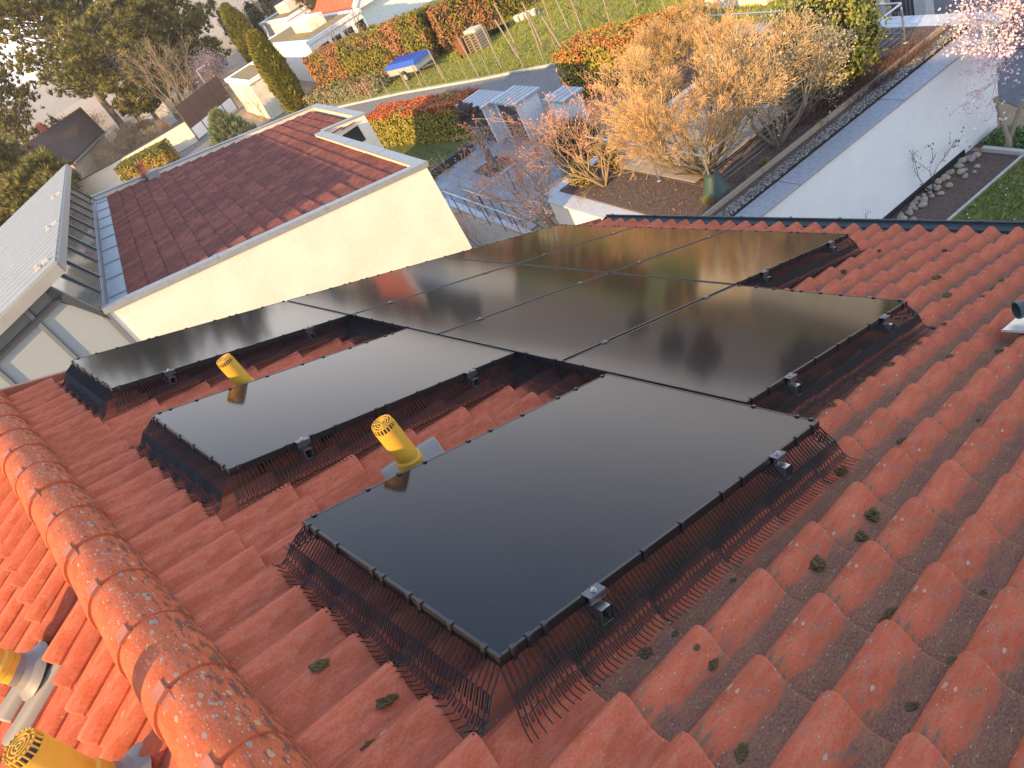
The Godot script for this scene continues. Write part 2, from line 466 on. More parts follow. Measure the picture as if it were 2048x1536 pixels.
func build_house() -> void:
	panels = [[0.0, 0.0], [1.952, 0.0], [3.806, 0.0]]
	for k in 4: panels.append([k * (PW + PG), PH + PG])
	for k in 3: panels.append([k * (PW + PG), 2 * (PH + PG)])
	var h := thing("house", "house under the big terracotta roof that carries the black solar panels", "house", Vector3(4, -9.8, 0))
	M.clay = StandardMaterial3D.new()
	M.clay.albedo_texture = clay_atlas(); M.clay.roughness = 0.85; M.clay.metallic_specular = 0.2
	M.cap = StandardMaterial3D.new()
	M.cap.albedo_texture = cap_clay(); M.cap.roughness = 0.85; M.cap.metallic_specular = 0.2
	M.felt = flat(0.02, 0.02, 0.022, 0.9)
	M.gutter = flat(0.055, 0.07, 0.07, 0.5, 0.0)
	var b := mb()
	rbox(b, -0.34, 9.5, -0.56, 6.42, -0.34, -0.24)
	qbox(b, -0.34, 9.5, 0.06, 7.2, -0.24, -0.12)
	var roof := obj(b, "roof", M.felt, h)
	b = mb()
	b.prism([Vector3(-0.1, 0, 6.6), Vector3(-0.1, 0, -5.2), Vector3(9.2, 0, -5.2), Vector3(9.2, 0, 6.6)], -9.8, -3.1)
	b.tri(Vector3(-0.1, -3.1, 6.6), Vector3(-0.1, -3.1, -5.2), Vector3(-0.1, -0.1, 0.6))
	b.tri(Vector3(9.2, -3.1, 6.6), Vector3(9.2, -3.1, -5.2), Vector3(9.2, -0.1, 0.6))
	obj(b, "wall", M.render_white, h)
	# tiles
	var meshes := []
	for k in 16: meshes.append(tile_mesh(k))
	var b1 := Basis(Vector3(1, 0, 0), Vector3(0, CP, -SP), Vector3(0, SP, CP))
	var b2 := Basis(Vector3(-1, 0, 0), Vector3(0, CP, SP), Vector3(0, SP, -CP))
	var list := []
	for c in range(-29, 7):
		for r in range(0, 20):
			var s := S0 + c * TW
			var t := T0 + r * TL
			if s < -0.36: continue
			var soil := smoothstep(3.6, 5.2, s + t * 0.45) * smoothstep(-0.1, 0.7, t)
			var k := clampi(int(soil * 13.0 + rng.randf_range(-2.0, 4.99)), 0, 15)
			if t < 0.1: k = rng.randi_range(0, 3)
			var jb := b1 * Basis(Vector3.UP, rng.randf_range(-0.007, 0.007)) * Basis(Vector3.RIGHT, rng.randf_range(-0.006, 0.006)) * Basis(Vector3(0, 0, 1), rng.randf_range(-0.008, 0.008))
			var at := R(s, t, -0.219) + Vector3(rng.randf_range(-0.002, 0.002), rng.randf_range(-0.001, 0.0015), 0)
			var mid := R(s + TW * 0.5, t - TL * 0.5, -0.15)
			var sc := vis_score(mid)
			if under_panel(s + 0.1, t - 0.17, -0.02): sc *= 0.02
			list.append([sc, k, Transform3D(jb, at)])
	for c in range(-6, 30):
		for r in range(0, 9):
			var s := 5.29 - c * TW
			var t := 0.425 + (r - 0) * TL
			if s < -0.36 + TW or s > 6.2: continue
			var k := rng.randi_range(0, 4) if rng.randf() < 0.8 else rng.randi_range(4, 7)
			var jb := b2 * Basis(Vector3.UP, rng.randf_range(-0.007, 0.007)) * Basis(Vector3(0, 0, 1), rng.randf_range(-0.01, 0.01))
			var at := Q(s, t, -0.098) + Vector3(rng.randf_range(-0.002, 0.002), rng.randf_range(-0.001, 0.0015), 0)
			list.append([vis_score(Q(s - TW * 0.5, t - TL * 0.5, 0)), k, Transform3D(jb, at)])
	list.sort_custom(func(x, y): return x[0] > y[0])
	var st := SurfaceTool.new()
	st.begin(Mesh.PRIMITIVE_TRIANGLES)
	for i in list.size():
		var xf: Transform3D = list[i][2]
		xf.origin -= org
		if i < 298 and list[i][0] > 0.0:
			place(meshes[list[i][1]], "tile", M.clay, roof, xf)
		else:
			st.append_from(meshes[list[i][1]], 0, xf)
	var rest := place(st.commit(), "tile_field", M.clay, roof)
	rest.set_meta("kind", "stuff")
	# first course upper filler: mortar bedding under the caps
	b = mb()
	b.tube([Vector3(-0.33, 0.09, 0.605), Vector3(9.4, 0.09, 0.605)], [0.085], 10, true)
	obj(b, "mortar_bed", M.mortar, h)
	# ridge caps
	var cm := cap_mesh()
	var clipm := clip_mesh()
	for k in range(-9, 8):
		var s := 3.42 + 0.385 * k
		if s < -0.35 - 0.1: continue
		var xf := Transform3D(Basis(Vector3.UP, rng.randf_range(-0.01, 0.01)) * Basis(Vector3(1, 0, 0), rng.randf_range(-0.03, 0.03)), Vector3(s - 0.405, 0.072 + rng.randf_range(-0.003, 0.003), 0.605) - org)
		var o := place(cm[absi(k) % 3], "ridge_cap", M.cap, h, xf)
		place(clipm, "clip", M.clip, o)
	# gutter with its brackets
	b = mb()
	var ga := PackedVector2Array()
	var gs := 14
	for i in gs:
		var a0 := PI + PI * i / gs
		var a1 := PI + PI * (i + 1) / gs
		var c0 := gut(a0, 0.062); var c1 := gut(a1, 0.062)
		b.quad(Vector3(-0.36, c0.y, c0.x), Vector3(9.5, c0.y, c0.x), Vector3(9.5, c1.y, c1.x), Vector3(-0.36, c1.y, c1.x), Vector3(0, -1, 0))
		c0 = gut(a0, 0.059); c1 = gut(a1, 0.059)
		b.quad(Vector3(-0.36, c0.y, c0.x), Vector3(9.5, c0.y, c0.x), Vector3(9.5, c1.y, c1.x), Vector3(-0.36, c1.y, c1.x), Vector3(0, 1, 0))
	var lip := gut(PI, 0.062)
	b.tube([Vector3(-0.36, lip.y + 0.004, lip.x), Vector3(9.5, lip.y + 0.004, lip.x)], [0.011], 8, true)
	b.hexa(Vector3(-0.36, lip.y - 0.062, lip.x + 0.01), Vector3(0.004, 0, 0), Vector3(0, 0.062, 0), Vector3(0, 0, 0.11))
	var g := obj(b, "gutter", M.gutter, h)
	for k in 14:
		b = mb()
		var s := -0.25 + k * 0.62 + 0.08 * sin(k * 2.3)
		var pts := []
		for i in 9:
			var c0 := gut(PI * 0.93 + PI * 1.05 * i / 8.0, 0.067)
			pts.append(Vector3(s, c0.y, c0.x))
		for i in 8: b.hexa(pts[i] - Vector3(0.014, 0, 0), Vector3(0.028, 0, 0), pts[i + 1] - pts[i], (pts[i] - Vector3(s, gut(0, 0).y, gut(0, 0).x)).normalized() * 0.004)
		b.cbox(Vector3(s, lip.y + 0.012, lip.x), Vector3(0.03, 0.02, 0.028), Basis.IDENTITY, 0.003)
		obj(b, "bracket", M.gutter, g)
	# verge: sheet metal edge of the gable
	b = mb()
	rbox(b, -0.40, -0.345, -0.5, 6.45, -0.3, -0.15, 0.004)
	qbox(b, -0.40, -0.345, 0.1, 7.2, -0.25, -0.03, 0.004)
	obj(b, "verge", M.clip, h)
func gut(a: float, r: float) -> Vector2:      # gutter section in (z, y)
	var m := R(0, 6.50, -0.175)
	return Vector2(m.z - 0.02 + cos(a) * r, m.y + 0.01 + sin(a) * r)
func vis_score(P: Vector3) -> float:
	var d := P - CAM
	var z := d.dot(RZ)
	if z < 0.2: return 0.0
	var x := 1024 + FOC * d.dot(RX) / z
	var y := 768 + FOC * d.dot(RY) / z
	if x < -120 or x > 2170 or y < 380 or y > 1660: return 0.0
	return 1.0 / (z * z)
func cap_mesh() -> Array:
	var out := []
	for var_ in 3:
		var b := MB.new()
		var L := 0.425
		var n := 14
		var xs := [0.0, 0.012, 0.2, L]
		var rs := [0.1315, 0.134, 0.128, 0.122]
		for j in 3:
			for i in n:
				var a0 := lerpf(-0.12, PI + 0.12, i / float(n))
				var a1 := lerpf(-0.12, PI + 0.12, (i + 1) / float(n))
				var P := func(a: float, jj: int) -> Vector3: return Vector3(L - xs[jj], sin(a) * rs[jj] * 1.03, cos(a) * rs[jj])
				var Nn := func(a: float) -> Vector3: return Vector3(0, sin(a), cos(a))
				var UVc := func(a: float, jj: int) -> Vector2: return Vector2((var_ + xs[jj] / L) / 3.0, a / PI * 0.9 + 0.05)
				b.trin(P.call(a0, j), P.call(a1, j), P.call(a1, j + 1), Nn.call(a0), Nn.call(a1), Nn.call(a1), UVc.call(a0, j), UVc.call(a1, j), UVc.call(a1, j + 1))
				b.trin(P.call(a0, j), P.call(a1, j + 1), P.call(a0, j + 1), Nn.call(a0), Nn.call(a1), Nn.call(a0), UVc.call(a0, j), UVc.call(a1, j + 1), UVc.call(a0, j + 1))
				if j == 0:
					var A: Vector3 = P.call(a0, 0); var B: Vector3 = P.call(a1, 0)
					b.quad(A, B, B * Vector3(1, 0.86, 0.86), A * Vector3(1, 0.88, 0.88), Vector3.RIGHT)
		# a raised bead round the covering end
		out.append(b.mesh())
	return out
func clip_mesh() -> ArrayMesh:
	var b := MB.new()
	var L := 0.425
	var a := PI * 0.5 - 0.25
	var up := Vector3(0, sin(a), cos(a))
	var side := Vector3(0, cos(a), -sin(a))
	var m := up * 0.135
	b.hexa(m - side * 0.024 + Vector3(L - 0.045, 0, 0), Vector3(0.05, 0, 0), side * 0.048, up * 0.006, 0.0015)
	b.hexa(m - side * 0.024 + Vector3(L + 0.003, 0, 0) - up * 0.016, Vector3(0.009, 0, 0), side * 0.048, up * 0.023, 0.0015)
	b.hexa(m - side * 0.02 + Vector3(L + 0.01, 0, 0) - up * 0.018, Vector3(0.05, 0, 0), side * 0.04, up * 0.009, 0.0015)
	return b.mesh()

# ---------------------------------------------------------------- solar panels, rails, clamps, guards
func build_panels() -> void:
	M.glass = grained(Color(0.003, 0.006, 0.014), Color(0.005, 0.008, 0.016), Color(0.011, 0.012, 0.016), 0.9, 0.08, 63, 0.012, 0.09)
	M.glass.metallic_specular = 0.1
	M.glass.clearcoat_enabled = true; M.glass.clearcoat = 0.5; M.glass.clearcoat_roughness = 0.09
	M.frame = flat(0.012, 0.012, 0.013, 0.38)
	M.alu = flat(0.5, 0.51, 0.52, 0.38, 1.0)
	M.clamp = flat(0.1, 0.105, 0.115, 0.35, 0.6)
	M.plastic = flat(0.014, 0.014, 0.015, 0.42)
	M.wire = flat(0.014, 0.014, 0.016, 0.4, 0.0, 0.4)
	var names := [
		"black solar panel at the ridge, beyond both yellow pipes, next the cream wall",
		"black solar panel at the ridge, standing between the two yellow vent pipes",
		"black solar panel at the ridge, yellow pipe on one side, bare tiles on the other",
		"middle-row solar panel, first of four counted from the cream neighbour wall",
		"middle-row solar panel, second of four counted from the cream neighbour wall",
		"middle-row solar panel, third of four counted from the cream neighbour wall",
		"middle-row solar panel, fourth from the cream wall, its free side beside bare tiles",
		"gutter-row solar panel, first of three counted from the cream neighbour wall",
		"gutter-row solar panel between two others, mirroring golden hedges",
		"gutter-row solar panel beside the bare tiles, third from the cream wall"]
	for i in panels.size():
		var s: float = panels[i][0]
		var t: float = panels[i][1]
		var P := thing("solar_panel", names[i], "solar panel", R(s + PW * 0.5, t + PH * 0.5, -0.035), "black solar panels on the tiled roof")
		var b := mb()
		var w := 0.011
		rbox(b, s, s + PW, t, t + w, -0.035, 0.0, 0.0012); rbox(b, s, s + PW, t + PH - w, t + PH, -0.035, 0.0, 0.0012)
		rbox(b, s, s + w, t + w, t + PH - w, -0.035, 0.0, 0.0012); rbox(b, s + PW - w, s + PW, t + w, t + PH - w, -0.035, 0.0, 0.0012)
		obj(b, "frame", M.frame, P)
		b = mb()
		rbox(b, s + w, s + PW - w, t + w, t + PH - w, -0.007, -0.0015)
		obj(b, "glass", M.glass, P)
	# rails lie under the panels along the ridge direction
	for spec in [[-0.02, 1.185, 0.36, "first ridge panel, ridge side", 0], [-0.02, 1.185, 1.40, "first ridge panel, gutter side", 0], [1.91, 3.14, 0.36, "second ridge panel, ridge side", 0], [1.91, 3.14, 1.40, "second ridge panel, gutter side", 0], [3.765, 4.995, 0.36, "third ridge panel, ridge side", 0], [3.765, 4.995, 1.40, "third ridge panel, gutter side", 0], [-0.02, 4.65, 2.14, "middle row, ridge side", 3], [-0.02, 4.65, 3.18, "middle row, gutter side", 3], [-0.02, 3.495, 3.92, "gutter row, ridge side", 7], [-0.02, 3.495, 4.95, "gutter row, gutter side", 7]]:
		var s0: float = spec[0]; var s1: float = spec[1]; var t: float = spec[2]
		var P := thing("mounting_rail", "aluminium mounting rail under the " + spec[3], "rail", R((s0 + s1) * 0.5, t, -0.08))
		var b := mb()
		# hollow section: four walls
		rbox(b, s0, s1, t - 0.02, t + 0.02, -0.082, -0.079); rbox(b, s0, s1, t - 0.02, t + 0.02, -0.039, -0.036)
		rbox(b, s0, s1, t - 0.02, t - 0.017, -0.079, -0.039); rbox(b, s0, s1, t + 0.017, t + 0.02, -0.079, -0.039)
		obj(b, "profile", M.alu, P)
		b = mb()
		rbox(b, s1 - 0.012, s1 + 0.006, t + 0.02, t + 0.027, -0.085, -0.033, 0.002)
		rbox(b, s1 - 0.012, s1 + 0.006, t - 0.023, t + 0.027, -0.09, -0.082, 0.002)
		obj(b, "end_cap", M.plastic, P)
	# clamps
	var ends := [[4.94, 0.36, "third ridge panel, upper one"], [4.94, 1.40, "third ridge panel, lower one"], [4.596, 2.14, "fourth middle-row panel, upper one"], [4.596, 3.18, "fourth middle-row panel, lower one"], [3.442, 3.92, "third gutter-row panel, upper one"], [3.442, 4.95, "third gutter-row panel, lower one"], [3.086, 0.36, "second ridge panel, upper one"], [3.086, 1.40, "second ridge panel, lower one"], [1.134, 0.36, "first ridge panel, upper one"], [1.134, 1.40, "first ridge panel, lower one"]]
	for e in ends:
		var s: float = e[0]; var t: float = e[1]
		var P := thing("end_clamp", "bright metal end clamp on the bare edge of the " + e[2], "clamp", R(s, t, -0.04), "end clamps on the panel edges")
		var b := mb()
		rbox(b, s - 0.008, s + 0.03, t - 0.035, t + 0.035, 0.0005, 0.004, 0.0008)
		rbox(b, s + 0.026, s + 0.03, t - 0.035, t + 0.035, -0.02, 0.0, 0.0008)
		rbox(b, s + 0.014, s + 0.03, t - 0.035, t + 0.035, -0.023, -0.02, 0.0008)
		rbox(b, s + 0.005, s + 0.009, t - 0.02, t + 0.02, -0.037, 0.0)
		obj(b, "bracket", M.clamp, P)
		b = mb()
		var nn := Vector3(0, CP, -SP)
		b.lathe(R(s + 0.012, t, 0.004), nn, [Vector2(0.009, 0), Vector2(0.009, 0.002), Vector2(0.0065, 0.002), Vector2(0.0065, 0.010), Vector2(0.0055, 0.011), Vector2(0.0035, 0.011), Vector2(0.0035, 0.006), Vector2(0, 0.006)], 14)
		obj(b, "bolt", M.alu, P)
	var mids := []
	for r in [[2.14, 3], [3.18, 3], [3.92, 2], [4.95, 2]]:
		for k in range(1, r[1] + 1): mids.append([k * (PW + PG) - PG * 0.5, r[0]])
	for e in mids:
		var s: float = e[0]; var t: float = e[1]
		var row := "middle row" if t < 3.6 else "gutter row"
		var pair: String = ["first and second", "second and third", "third and fourth"][int(round(s / (PW + PG))) - 1]
		var P := thing("mid_clamp", "dark clamp between the %s panels of the %s, %s" % [pair, row, "ridge side" if (t < 2.5 or (t > 3.6 and t < 4.5)) else "gutter side"], "clamp", R(s, t, -0.03), "clamps between neighbouring panels")
		var b := mb()
		rbox(b, s - 0.018, s + 0.018, t - 0.03, t + 0.03, 0.0005, 0.0035, 0.0008)
		obj(b, "bracket", M.frame, P)
		b = mb()
		b.lathe(R(s, t, 0.0035), Vector3(0, CP, -SP), [Vector2(0.0065, 0), Vector2(0.0065, 0.008), Vector2(0.0035, 0.008), Vector2(0.0035, 0.004), Vector2(0, 0.004)], 12)
		obj(b, "bolt", M.alu, P)
	# guards: comb strips clipped to every open edge; e = from, to, outward
	var r2 := PH + PG
	var r3 := 2 * r2
	var e4 := 4 * (PW + PG) - PG
	var e3 := 3 * (PW + PG) - PG
	var bl := 1.952; var br := 1.952 + PW; var cl := 3.806; var cr := 3.806 + PW
	guard(Vector2(0, 0), Vector2(PW, 0), Vector2(0, -1), "ridge-side edge of the first ridge panel")
	guard(Vector2(PW, 0), Vector2(PW, PH + 0.02), Vector2(1, 0), "side of the first ridge panel facing a yellow pipe")
	guard(Vector2(PW + 0.02, r2), Vector2(bl, r2), Vector2(0, -1), "end of the gap between first and second ridge panels")
	guard(Vector2(bl, 0), Vector2(bl, PH), Vector2(-1, 0), "side of the second ridge panel towards the first")
	guard(Vector2(bl, 0), Vector2(br, 0), Vector2(0, -1), "ridge-side edge of the second ridge panel")
	guard(Vector2(br, 0), Vector2(br, PH + 0.02), Vector2(1, 0), "side of the second ridge panel facing a yellow pipe")
	guard(Vector2(br + 0.02, r2), Vector2(cl, r2), Vector2(0, -1), "end of the gap between second and third ridge panels")
	guard(Vector2(cl, 0), Vector2(cl, PH), Vector2(-1, 0), "side of the third ridge panel towards the second")
	guard(Vector2(cl, 0), Vector2(cr, 0), Vector2(0, -1), "ridge-side edge of the third ridge panel")
	guard(Vector2(cr, 0), Vector2(cr, PH), Vector2(1, 0), "side of the third ridge panel over bare tiles")
	guard(Vector2(e4, PH), Vector2(cr, PH), Vector2(0, 1), "lower corner of the third ridge panel")
	guard(Vector2(e4, r2), Vector2(e4, r2 + PH), Vector2(1, 0), "free side of the middle panel row")
	guard(Vector2(e3, r2 + PH), Vector2(e4, r2 + PH), Vector2(0, 1), "lower edge of the fourth middle-row panel")
	guard(Vector2(e3, r3), Vector2(e3, r3 + PH), Vector2(1, 0), "free side of the gutter panel row")
	guard(Vector2(0, r3 + PH), Vector2(e3, r3 + PH), Vector2(0, 1), "gutter-side edge of the lowest panel row")
	guard(Vector2(0, 0.0), Vector2(0, r3 + PH), Vector2(-1, 0), "gable-side edge of all three panel rows")
func guard(a: Vector2, e: Vector2, out: Vector2, where: String) -> void:
	var P := thing("bird_guard", "black wire comb guard along the " + where, "bird guard", R((a.x + e.x) * 0.5, (a.y + e.y) * 0.5, -0.12))
	var L := (e - a).length()
	var d := (e - a) / L
	var n := int(L / 0.0195)
	var b := mb()
	var os := [0.004, 0.010, 0.028, 0.056, 0.086, 0.114, 0.146]
	var rows := []
	var open0 := 1.0
	for i in n + 1:
		var w := L * i / n
		var lean := rng.randf_range(-0.0015, 0.0015)
		# fan out at the ends of a strip
		lean += 0.05 * smoothstep(0.14, 0.0, L - w) - 0.05 * smoothstep(0.14, 0.0, w) if L > 1.0 else 0.0
		var reach := rng.randf_range(0.97, 1.03)
		var pts := []
		for j in os.size():
			var o: float = os[j] * (reach if j > 2 else 1.0)
			var q := a + d * (w + lean * o / 0.17) + out * o
			var base := lerpf(tile_n(q.x, q.y), -0.13, 0.5) + 0.004
			var k := clampf(o / 0.105, 0, 1)
			var fall := -0.018 - 0.085 * pow(k, 0.62)
			var nn := maxf(lerpf(fall, base, smoothstep(0.45, 1.0, k)), base)
			if j == 6: nn = base + rng.randf_range(0.003, 0.006)
			pts.append(R(q.x, q.y, nn))
		b.tube(pts, [0.0031, 0.0031, 0.0031, 0.0028, 0.0024, 0.0021, 0.0018], 4)
		rows.append(pts)
	for i in n:
		for j in [3, 4]:
			var A: Vector3 = rows[i][j]; var B: Vector3 = rows[i + 1][j]
			var A2: Vector3 = rows[i][j].lerp(rows[i][j + 1], 0.7); var B2: Vector3 = rows[i + 1][j].lerp(rows[i + 1][j + 1], 0.7)
			var m0 := A.lerp(B, 0.38); var m1 := A2.lerp(B2, 0.42); var m2 := A2.lerp(B2, 0.58); var m3 := A.lerp(B, 0.62)
			b.tube([A, m0, m1, m2, m3, B], [0.0019], 3)
	obj(b, "wire_comb", M.wire, P)
	var x := 0.05
	while x < L - 0.02:
		b = mb()
		var q := a + d * x
		var hw := 0.009
		var c0 := q - d * hw
		var p := R(c0.x, c0.y, 0.0)
		var dx := R(c0.x + d.x, c0.y + d.y, 0) - p
		var dout := R(c0.x + out.x, c0.y + out.y, 0) - p
		var nn := Vector3(0, CP, -SP)
		b.hexa(p - dout * 0.012 + nn * 0.0002, dx * hw * 2, dout * 0.018, nn * 0.0045, 0.001)
		b.hexa(p + dout * 0.0005 - nn * 0.038, dx * hw * 2, dout * 0.006, nn * 0.04, 0.001)
		obj(b, "clip", M.plastic, P)
		x += [0.13, 0.2, 0.06, 0.24, 0.15][rng.randi_range(0, 4)]

# ---------------------------------------------------------------- vents and small roof things
func vent(top: Vector3, base_y: float, label: String, far: bool) -> void:
	var P := thing("vent_pipe", label, "vent pipe", Vector3(top.x, base_y - 0.05, top.z), "yellow vent pipes on the roof")
	var r := 0.053
	var U := Vector3.UP
	var bend := top.y - base_y
	var b := mb()
	var y0 := base_y + 0.10
	var bot := Vector3(top.x, y0, top.z)
	b.lathe(bot, U, [Vector2(r + 0.004, -0.006), Vector2(r + 0.004, 0.0), Vector2(r, 0.003), Vector2(r, top.y - y0 - 0.03), Vector2(r - 0.004, top.y - y0 - 0.03), Vector2(r - 0.004, top.y - y0 - 0.06)], 28)
	obj(b, "pipe", M.yellow, P)
	# grille: ribs round the rim, rings and spokes on top, dark inside
	b = mb()
	for k in 20:
		var a := TAU * k / 20.0
		var dr := Vector3(cos(a), 0, sin(a))
		var tg := Vector3(-sin(a), 0, cos(a))
		b.hexa(Vector3(top.x, top.y - 0.031, top.z) + dr * (r - 0.006) - tg * 0.0022, tg * 0.0044, dr * 0.006, U * 0.031 - dr * 0.004)
	for rr in [[0.044, 0.049], [0.031, 0.0345], [0.019, 0.0225], [0.006, 0.0095]]:
		b.lathe(top, U, [Vector2(rr[0], -0.006), Vector2(rr[1], -0.006), Vector2(rr[1], 0.0), Vector2(rr[0], 0.0), Vector2(rr[0], -0.006)], 24)
	for k in 3:
		var a := TAU * k / 3.0 + 0.5
		var dr := Vector3(cos(a), 0, sin(a))
		var tg := Vector3(-sin(a), 0, cos(a))
		b.hexa(top + dr * 0.008 - tg * 0.0016 - U * 0.006, tg * 0.0032, dr * 0.038, U * 0.0055)
	obj(b, "grille", M.yellow, P)
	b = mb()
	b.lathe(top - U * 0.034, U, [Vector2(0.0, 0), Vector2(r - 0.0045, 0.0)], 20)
	obj(b, "dark_inside_disc", M.felt, P)  # black disc stands in for the shade inside the pipe
	# lower joint leans towards the slope's normal
	var nn := Vector3(0, CP, SP if far else -SP)
	var ax := (U + nn).normalized()
	b = mb()
	b.lathe(bot - ax * 0.055, ax, [Vector2(r + 0.006, -0.02), Vector2(r + 0.006, 0.02), Vector2(r + 0.008, 0.024), Vector2(r + 0.008, 0.05), Vector2(r + 0.002, 0.062)], 28)
	obj(b, "socket", M.yellow, P)
	b = mb()
	b.lathe(bot - ax * 0.075 - nn * 0.07, nn, [Vector2(0.115, 0.0), Vector2(0.1, 0.014), Vector2(0.078, 0.03), Vector2(0.064, 0.055), Vector2(0.061, 0.085)], 28)
	obj(b, "collar", M.pvc, P)
	var tm := tile_mesh(0)
	var bs: Basis
	if far: bs = Basis(Vector3(-1, 0, 0), Vector3(0, CP, SP), Vector3(0, SP, -CP))
	else: bs = Basis(Vector3(1, 0, 0), Vector3(0, CP, -SP), Vector3(0, SP, CP))
	if far:
		var t := ((top.z - 0.61) - 0.0) / CP + 0.1
		t = 0.425 + TL * ceil((t - 0.425) / TL)
		var s: float = 5.29 - TW * round((5.29 - top.x - TW) / TW)
		for k in 2: place(tm, "base_tile", M.pvc, P, Transform3D(bs, Q(s - k * TW, t, -0.0935) - org))
	else:
		var t := T0 + TL * 3
		var s: float = S0 + TW * round((top.x - TW - S0) / TW)
		for k in 2: place(tm, "base_tile", M.pvc, P, Transform3D(bs, R(s + k * TW, t, -0.2145) - org))
func build_roof_things() -> void:
	M.yellow = grained(Color(0.6, 0.33, 0.03), Color(0.64, 0.37, 0.045), Color(0.5, 0.28, 0.04), 0.25, 0.5, 61)
	M.pvc = flat(0.2, 0.175, 0.15, 0.5)
	vent(R(3.62, 0.51, 0.16), -0.40, "yellow vent pipe between the second and third ridge solar panels", false)
	vent(R(1.80, 0.52, 0.145), -0.40, "yellow vent pipe between the first and second ridge solar panels", false)
	var q := farpx(36, 1491, 0.32)
	vent(q, q.y - 0.34, "yellow vent pipe on the sunlit slope, its round grille facing up", true)
	q = farpx(34, 1352, 0.03)
	vent(q + Vector3(0, 0.34, 0), q.y, "yellow vent pipe in a grey collar on the sunlit slope", true)
	# outlet of a downpipe over a zinc plate
	var o := roofpx(2016, 612, -0.02)
	var P := thing("downpipe", "grey green downpipe end resting over the tiles beside a zinc plate", "downpipe", R(o.x, o.y, -0.1))
	var b := mb()
	b.tube([R(o.x + 0.75, o.y + 0.5, 0.45), R(o.x + 0.4, o.y + 0.28, 0.14), R(o.x + 0.2, o.y + 0.13, 0.02), R(o.x + 0.05, o.y - 0.01, -0.035)], [0.045], 16)
	obj(b, "pipe", M.gutter, P)
	b = mb()
	b.tube([R(o.x + 0.058, o.y - 0.003, -0.034), R(o.x + 0.045, o.y - 0.015, -0.038)], [0.049], 16, false)
	obj(b, "rim", M.gutter, P)
	o = roofpx(2030, 645, -0.11)
	P = thing("zinc_plate", "bright folded zinc plate lying on the tiles under the downpipe end", "metal sheet", R(o.x, o.y, -0.11))
	b = mb()
	for k in 6:
		var s0 := o.x - 0.02 + k * 0.1
		b.quad(R(s0, o.y - 0.16 + 0.02 * k, -0.112 + 0.006 * sin(k * 2.0)), R(s0 + 0.1, o.y - 0.14 + 0.02 * k, -0.112 + 0.006 * sin(k * 2.0 + 2.0)), R(s0 + 0.1, o.y + 0.22, -0.108), R(s0, o.y + 0.22, -0.108), Vector3.UP)
	b.hexa(R(o.x - 0.02, o.y - 0.165, -0.118), R(0.6, 0.12, 0) - R(0, 0, 0), R(0, 0.006, 0) - R(0, 0, 0), R(0, 0, 0.012) - R(0, 0, 0))
	obj(b, "sheet", M.bright_zinc, P)
	# moss cushions
	var mm := []
	for k in 4: mm.append(moss_mesh(k))
	var pts := [[775, 1415], [740, 1472], [1351, 1268], [1466, 1163], [1425, 1336], [1790, 1210], [1766, 1232], [1743, 1036], [1721, 1077], [1908, 1320], [1823, 1414], [1481, 1509], [1632, 1136], [1679, 957], [1967, 1172], [1998, 952], [1860, 655], [1726, 763], [1799, 785], [1663, 810], [1955, 845], [1807, 872], [1781, 728], [1965, 592], [1989, 571], [2003, 562], [1856, 525], [1873, 555], [1970, 533], [2003, 511], [1672, 528], [1686, 547], [1731, 527], [1758, 509], [1894, 590], [1887, 505], [2027, 682], [2001, 704], [1900, 713], [1838, 685], [1889, 647], [1392, 1290], [1290, 1310], [640, 1330]]
	for q2 in pts:
		var st := roofpx(q2[0], q2[1], -0.14)
		var n := tile_n(st.x, st.y)
		st = roofpx(q2[0], q2[1], n)
		var c := thing("moss_cushion", "small brown green moss cushion growing between the clay tiles", "moss", R(st.x, st.y, tile_n(st.x, st.y) - 0.004), "moss cushions on the tiles")
		var k := rng.randf_range(0.4, 1.3)
		var bs := Basis(Vector3(1, 0, 0), Vector3(0, CP, -SP), Vector3(0, SP, CP)) * Basis(Vector3.UP, rng.randf_range(-0.5, 0.5)) * Basis.from_scale(Vector3(k * 0.8, k * 0.75, k * 1.25))
		place(mm[rng.randi_range(0, 3)], "cushion", M.moss, c, Transform3D(bs, Vector3.ZERO))
func moss_mesh(k: int) -> ArrayMesh:
	var b := MB.new()
	var f := FastNoiseLite.new()
	f.seed = k * 7 + 1; f.frequency = 1.0; f.fractal_octaves = 3
	var P := func(i: int, j: int) -> Vector3:
		var a := TAU * i / 22.0
		var e := PI * 0.5 * j / 8.0
		var d := Vector3(cos(a) * cos(e), sin(e), sin(a) * cos(e))
		var r := 0.024 * (1.0 + 0.5 * f.get_noise_3d(d.x, d.y, d.z) + 0.45 * f.get_noise_3d(d.x * 5.0, d.y * 5.0, d.z * 5.0))
		return Vector3(d.x * r, d.y * r * 0.75, d.z * r)
	for i in 22:
		for j in 8:
			b.quad(P.call(i, j), P.call(i + 1, j), P.call(i + 1, j + 1), P.call(i, j + 1), P.call(i, j) + Vector3(0, 0.002, 0))
	return b.mesh()
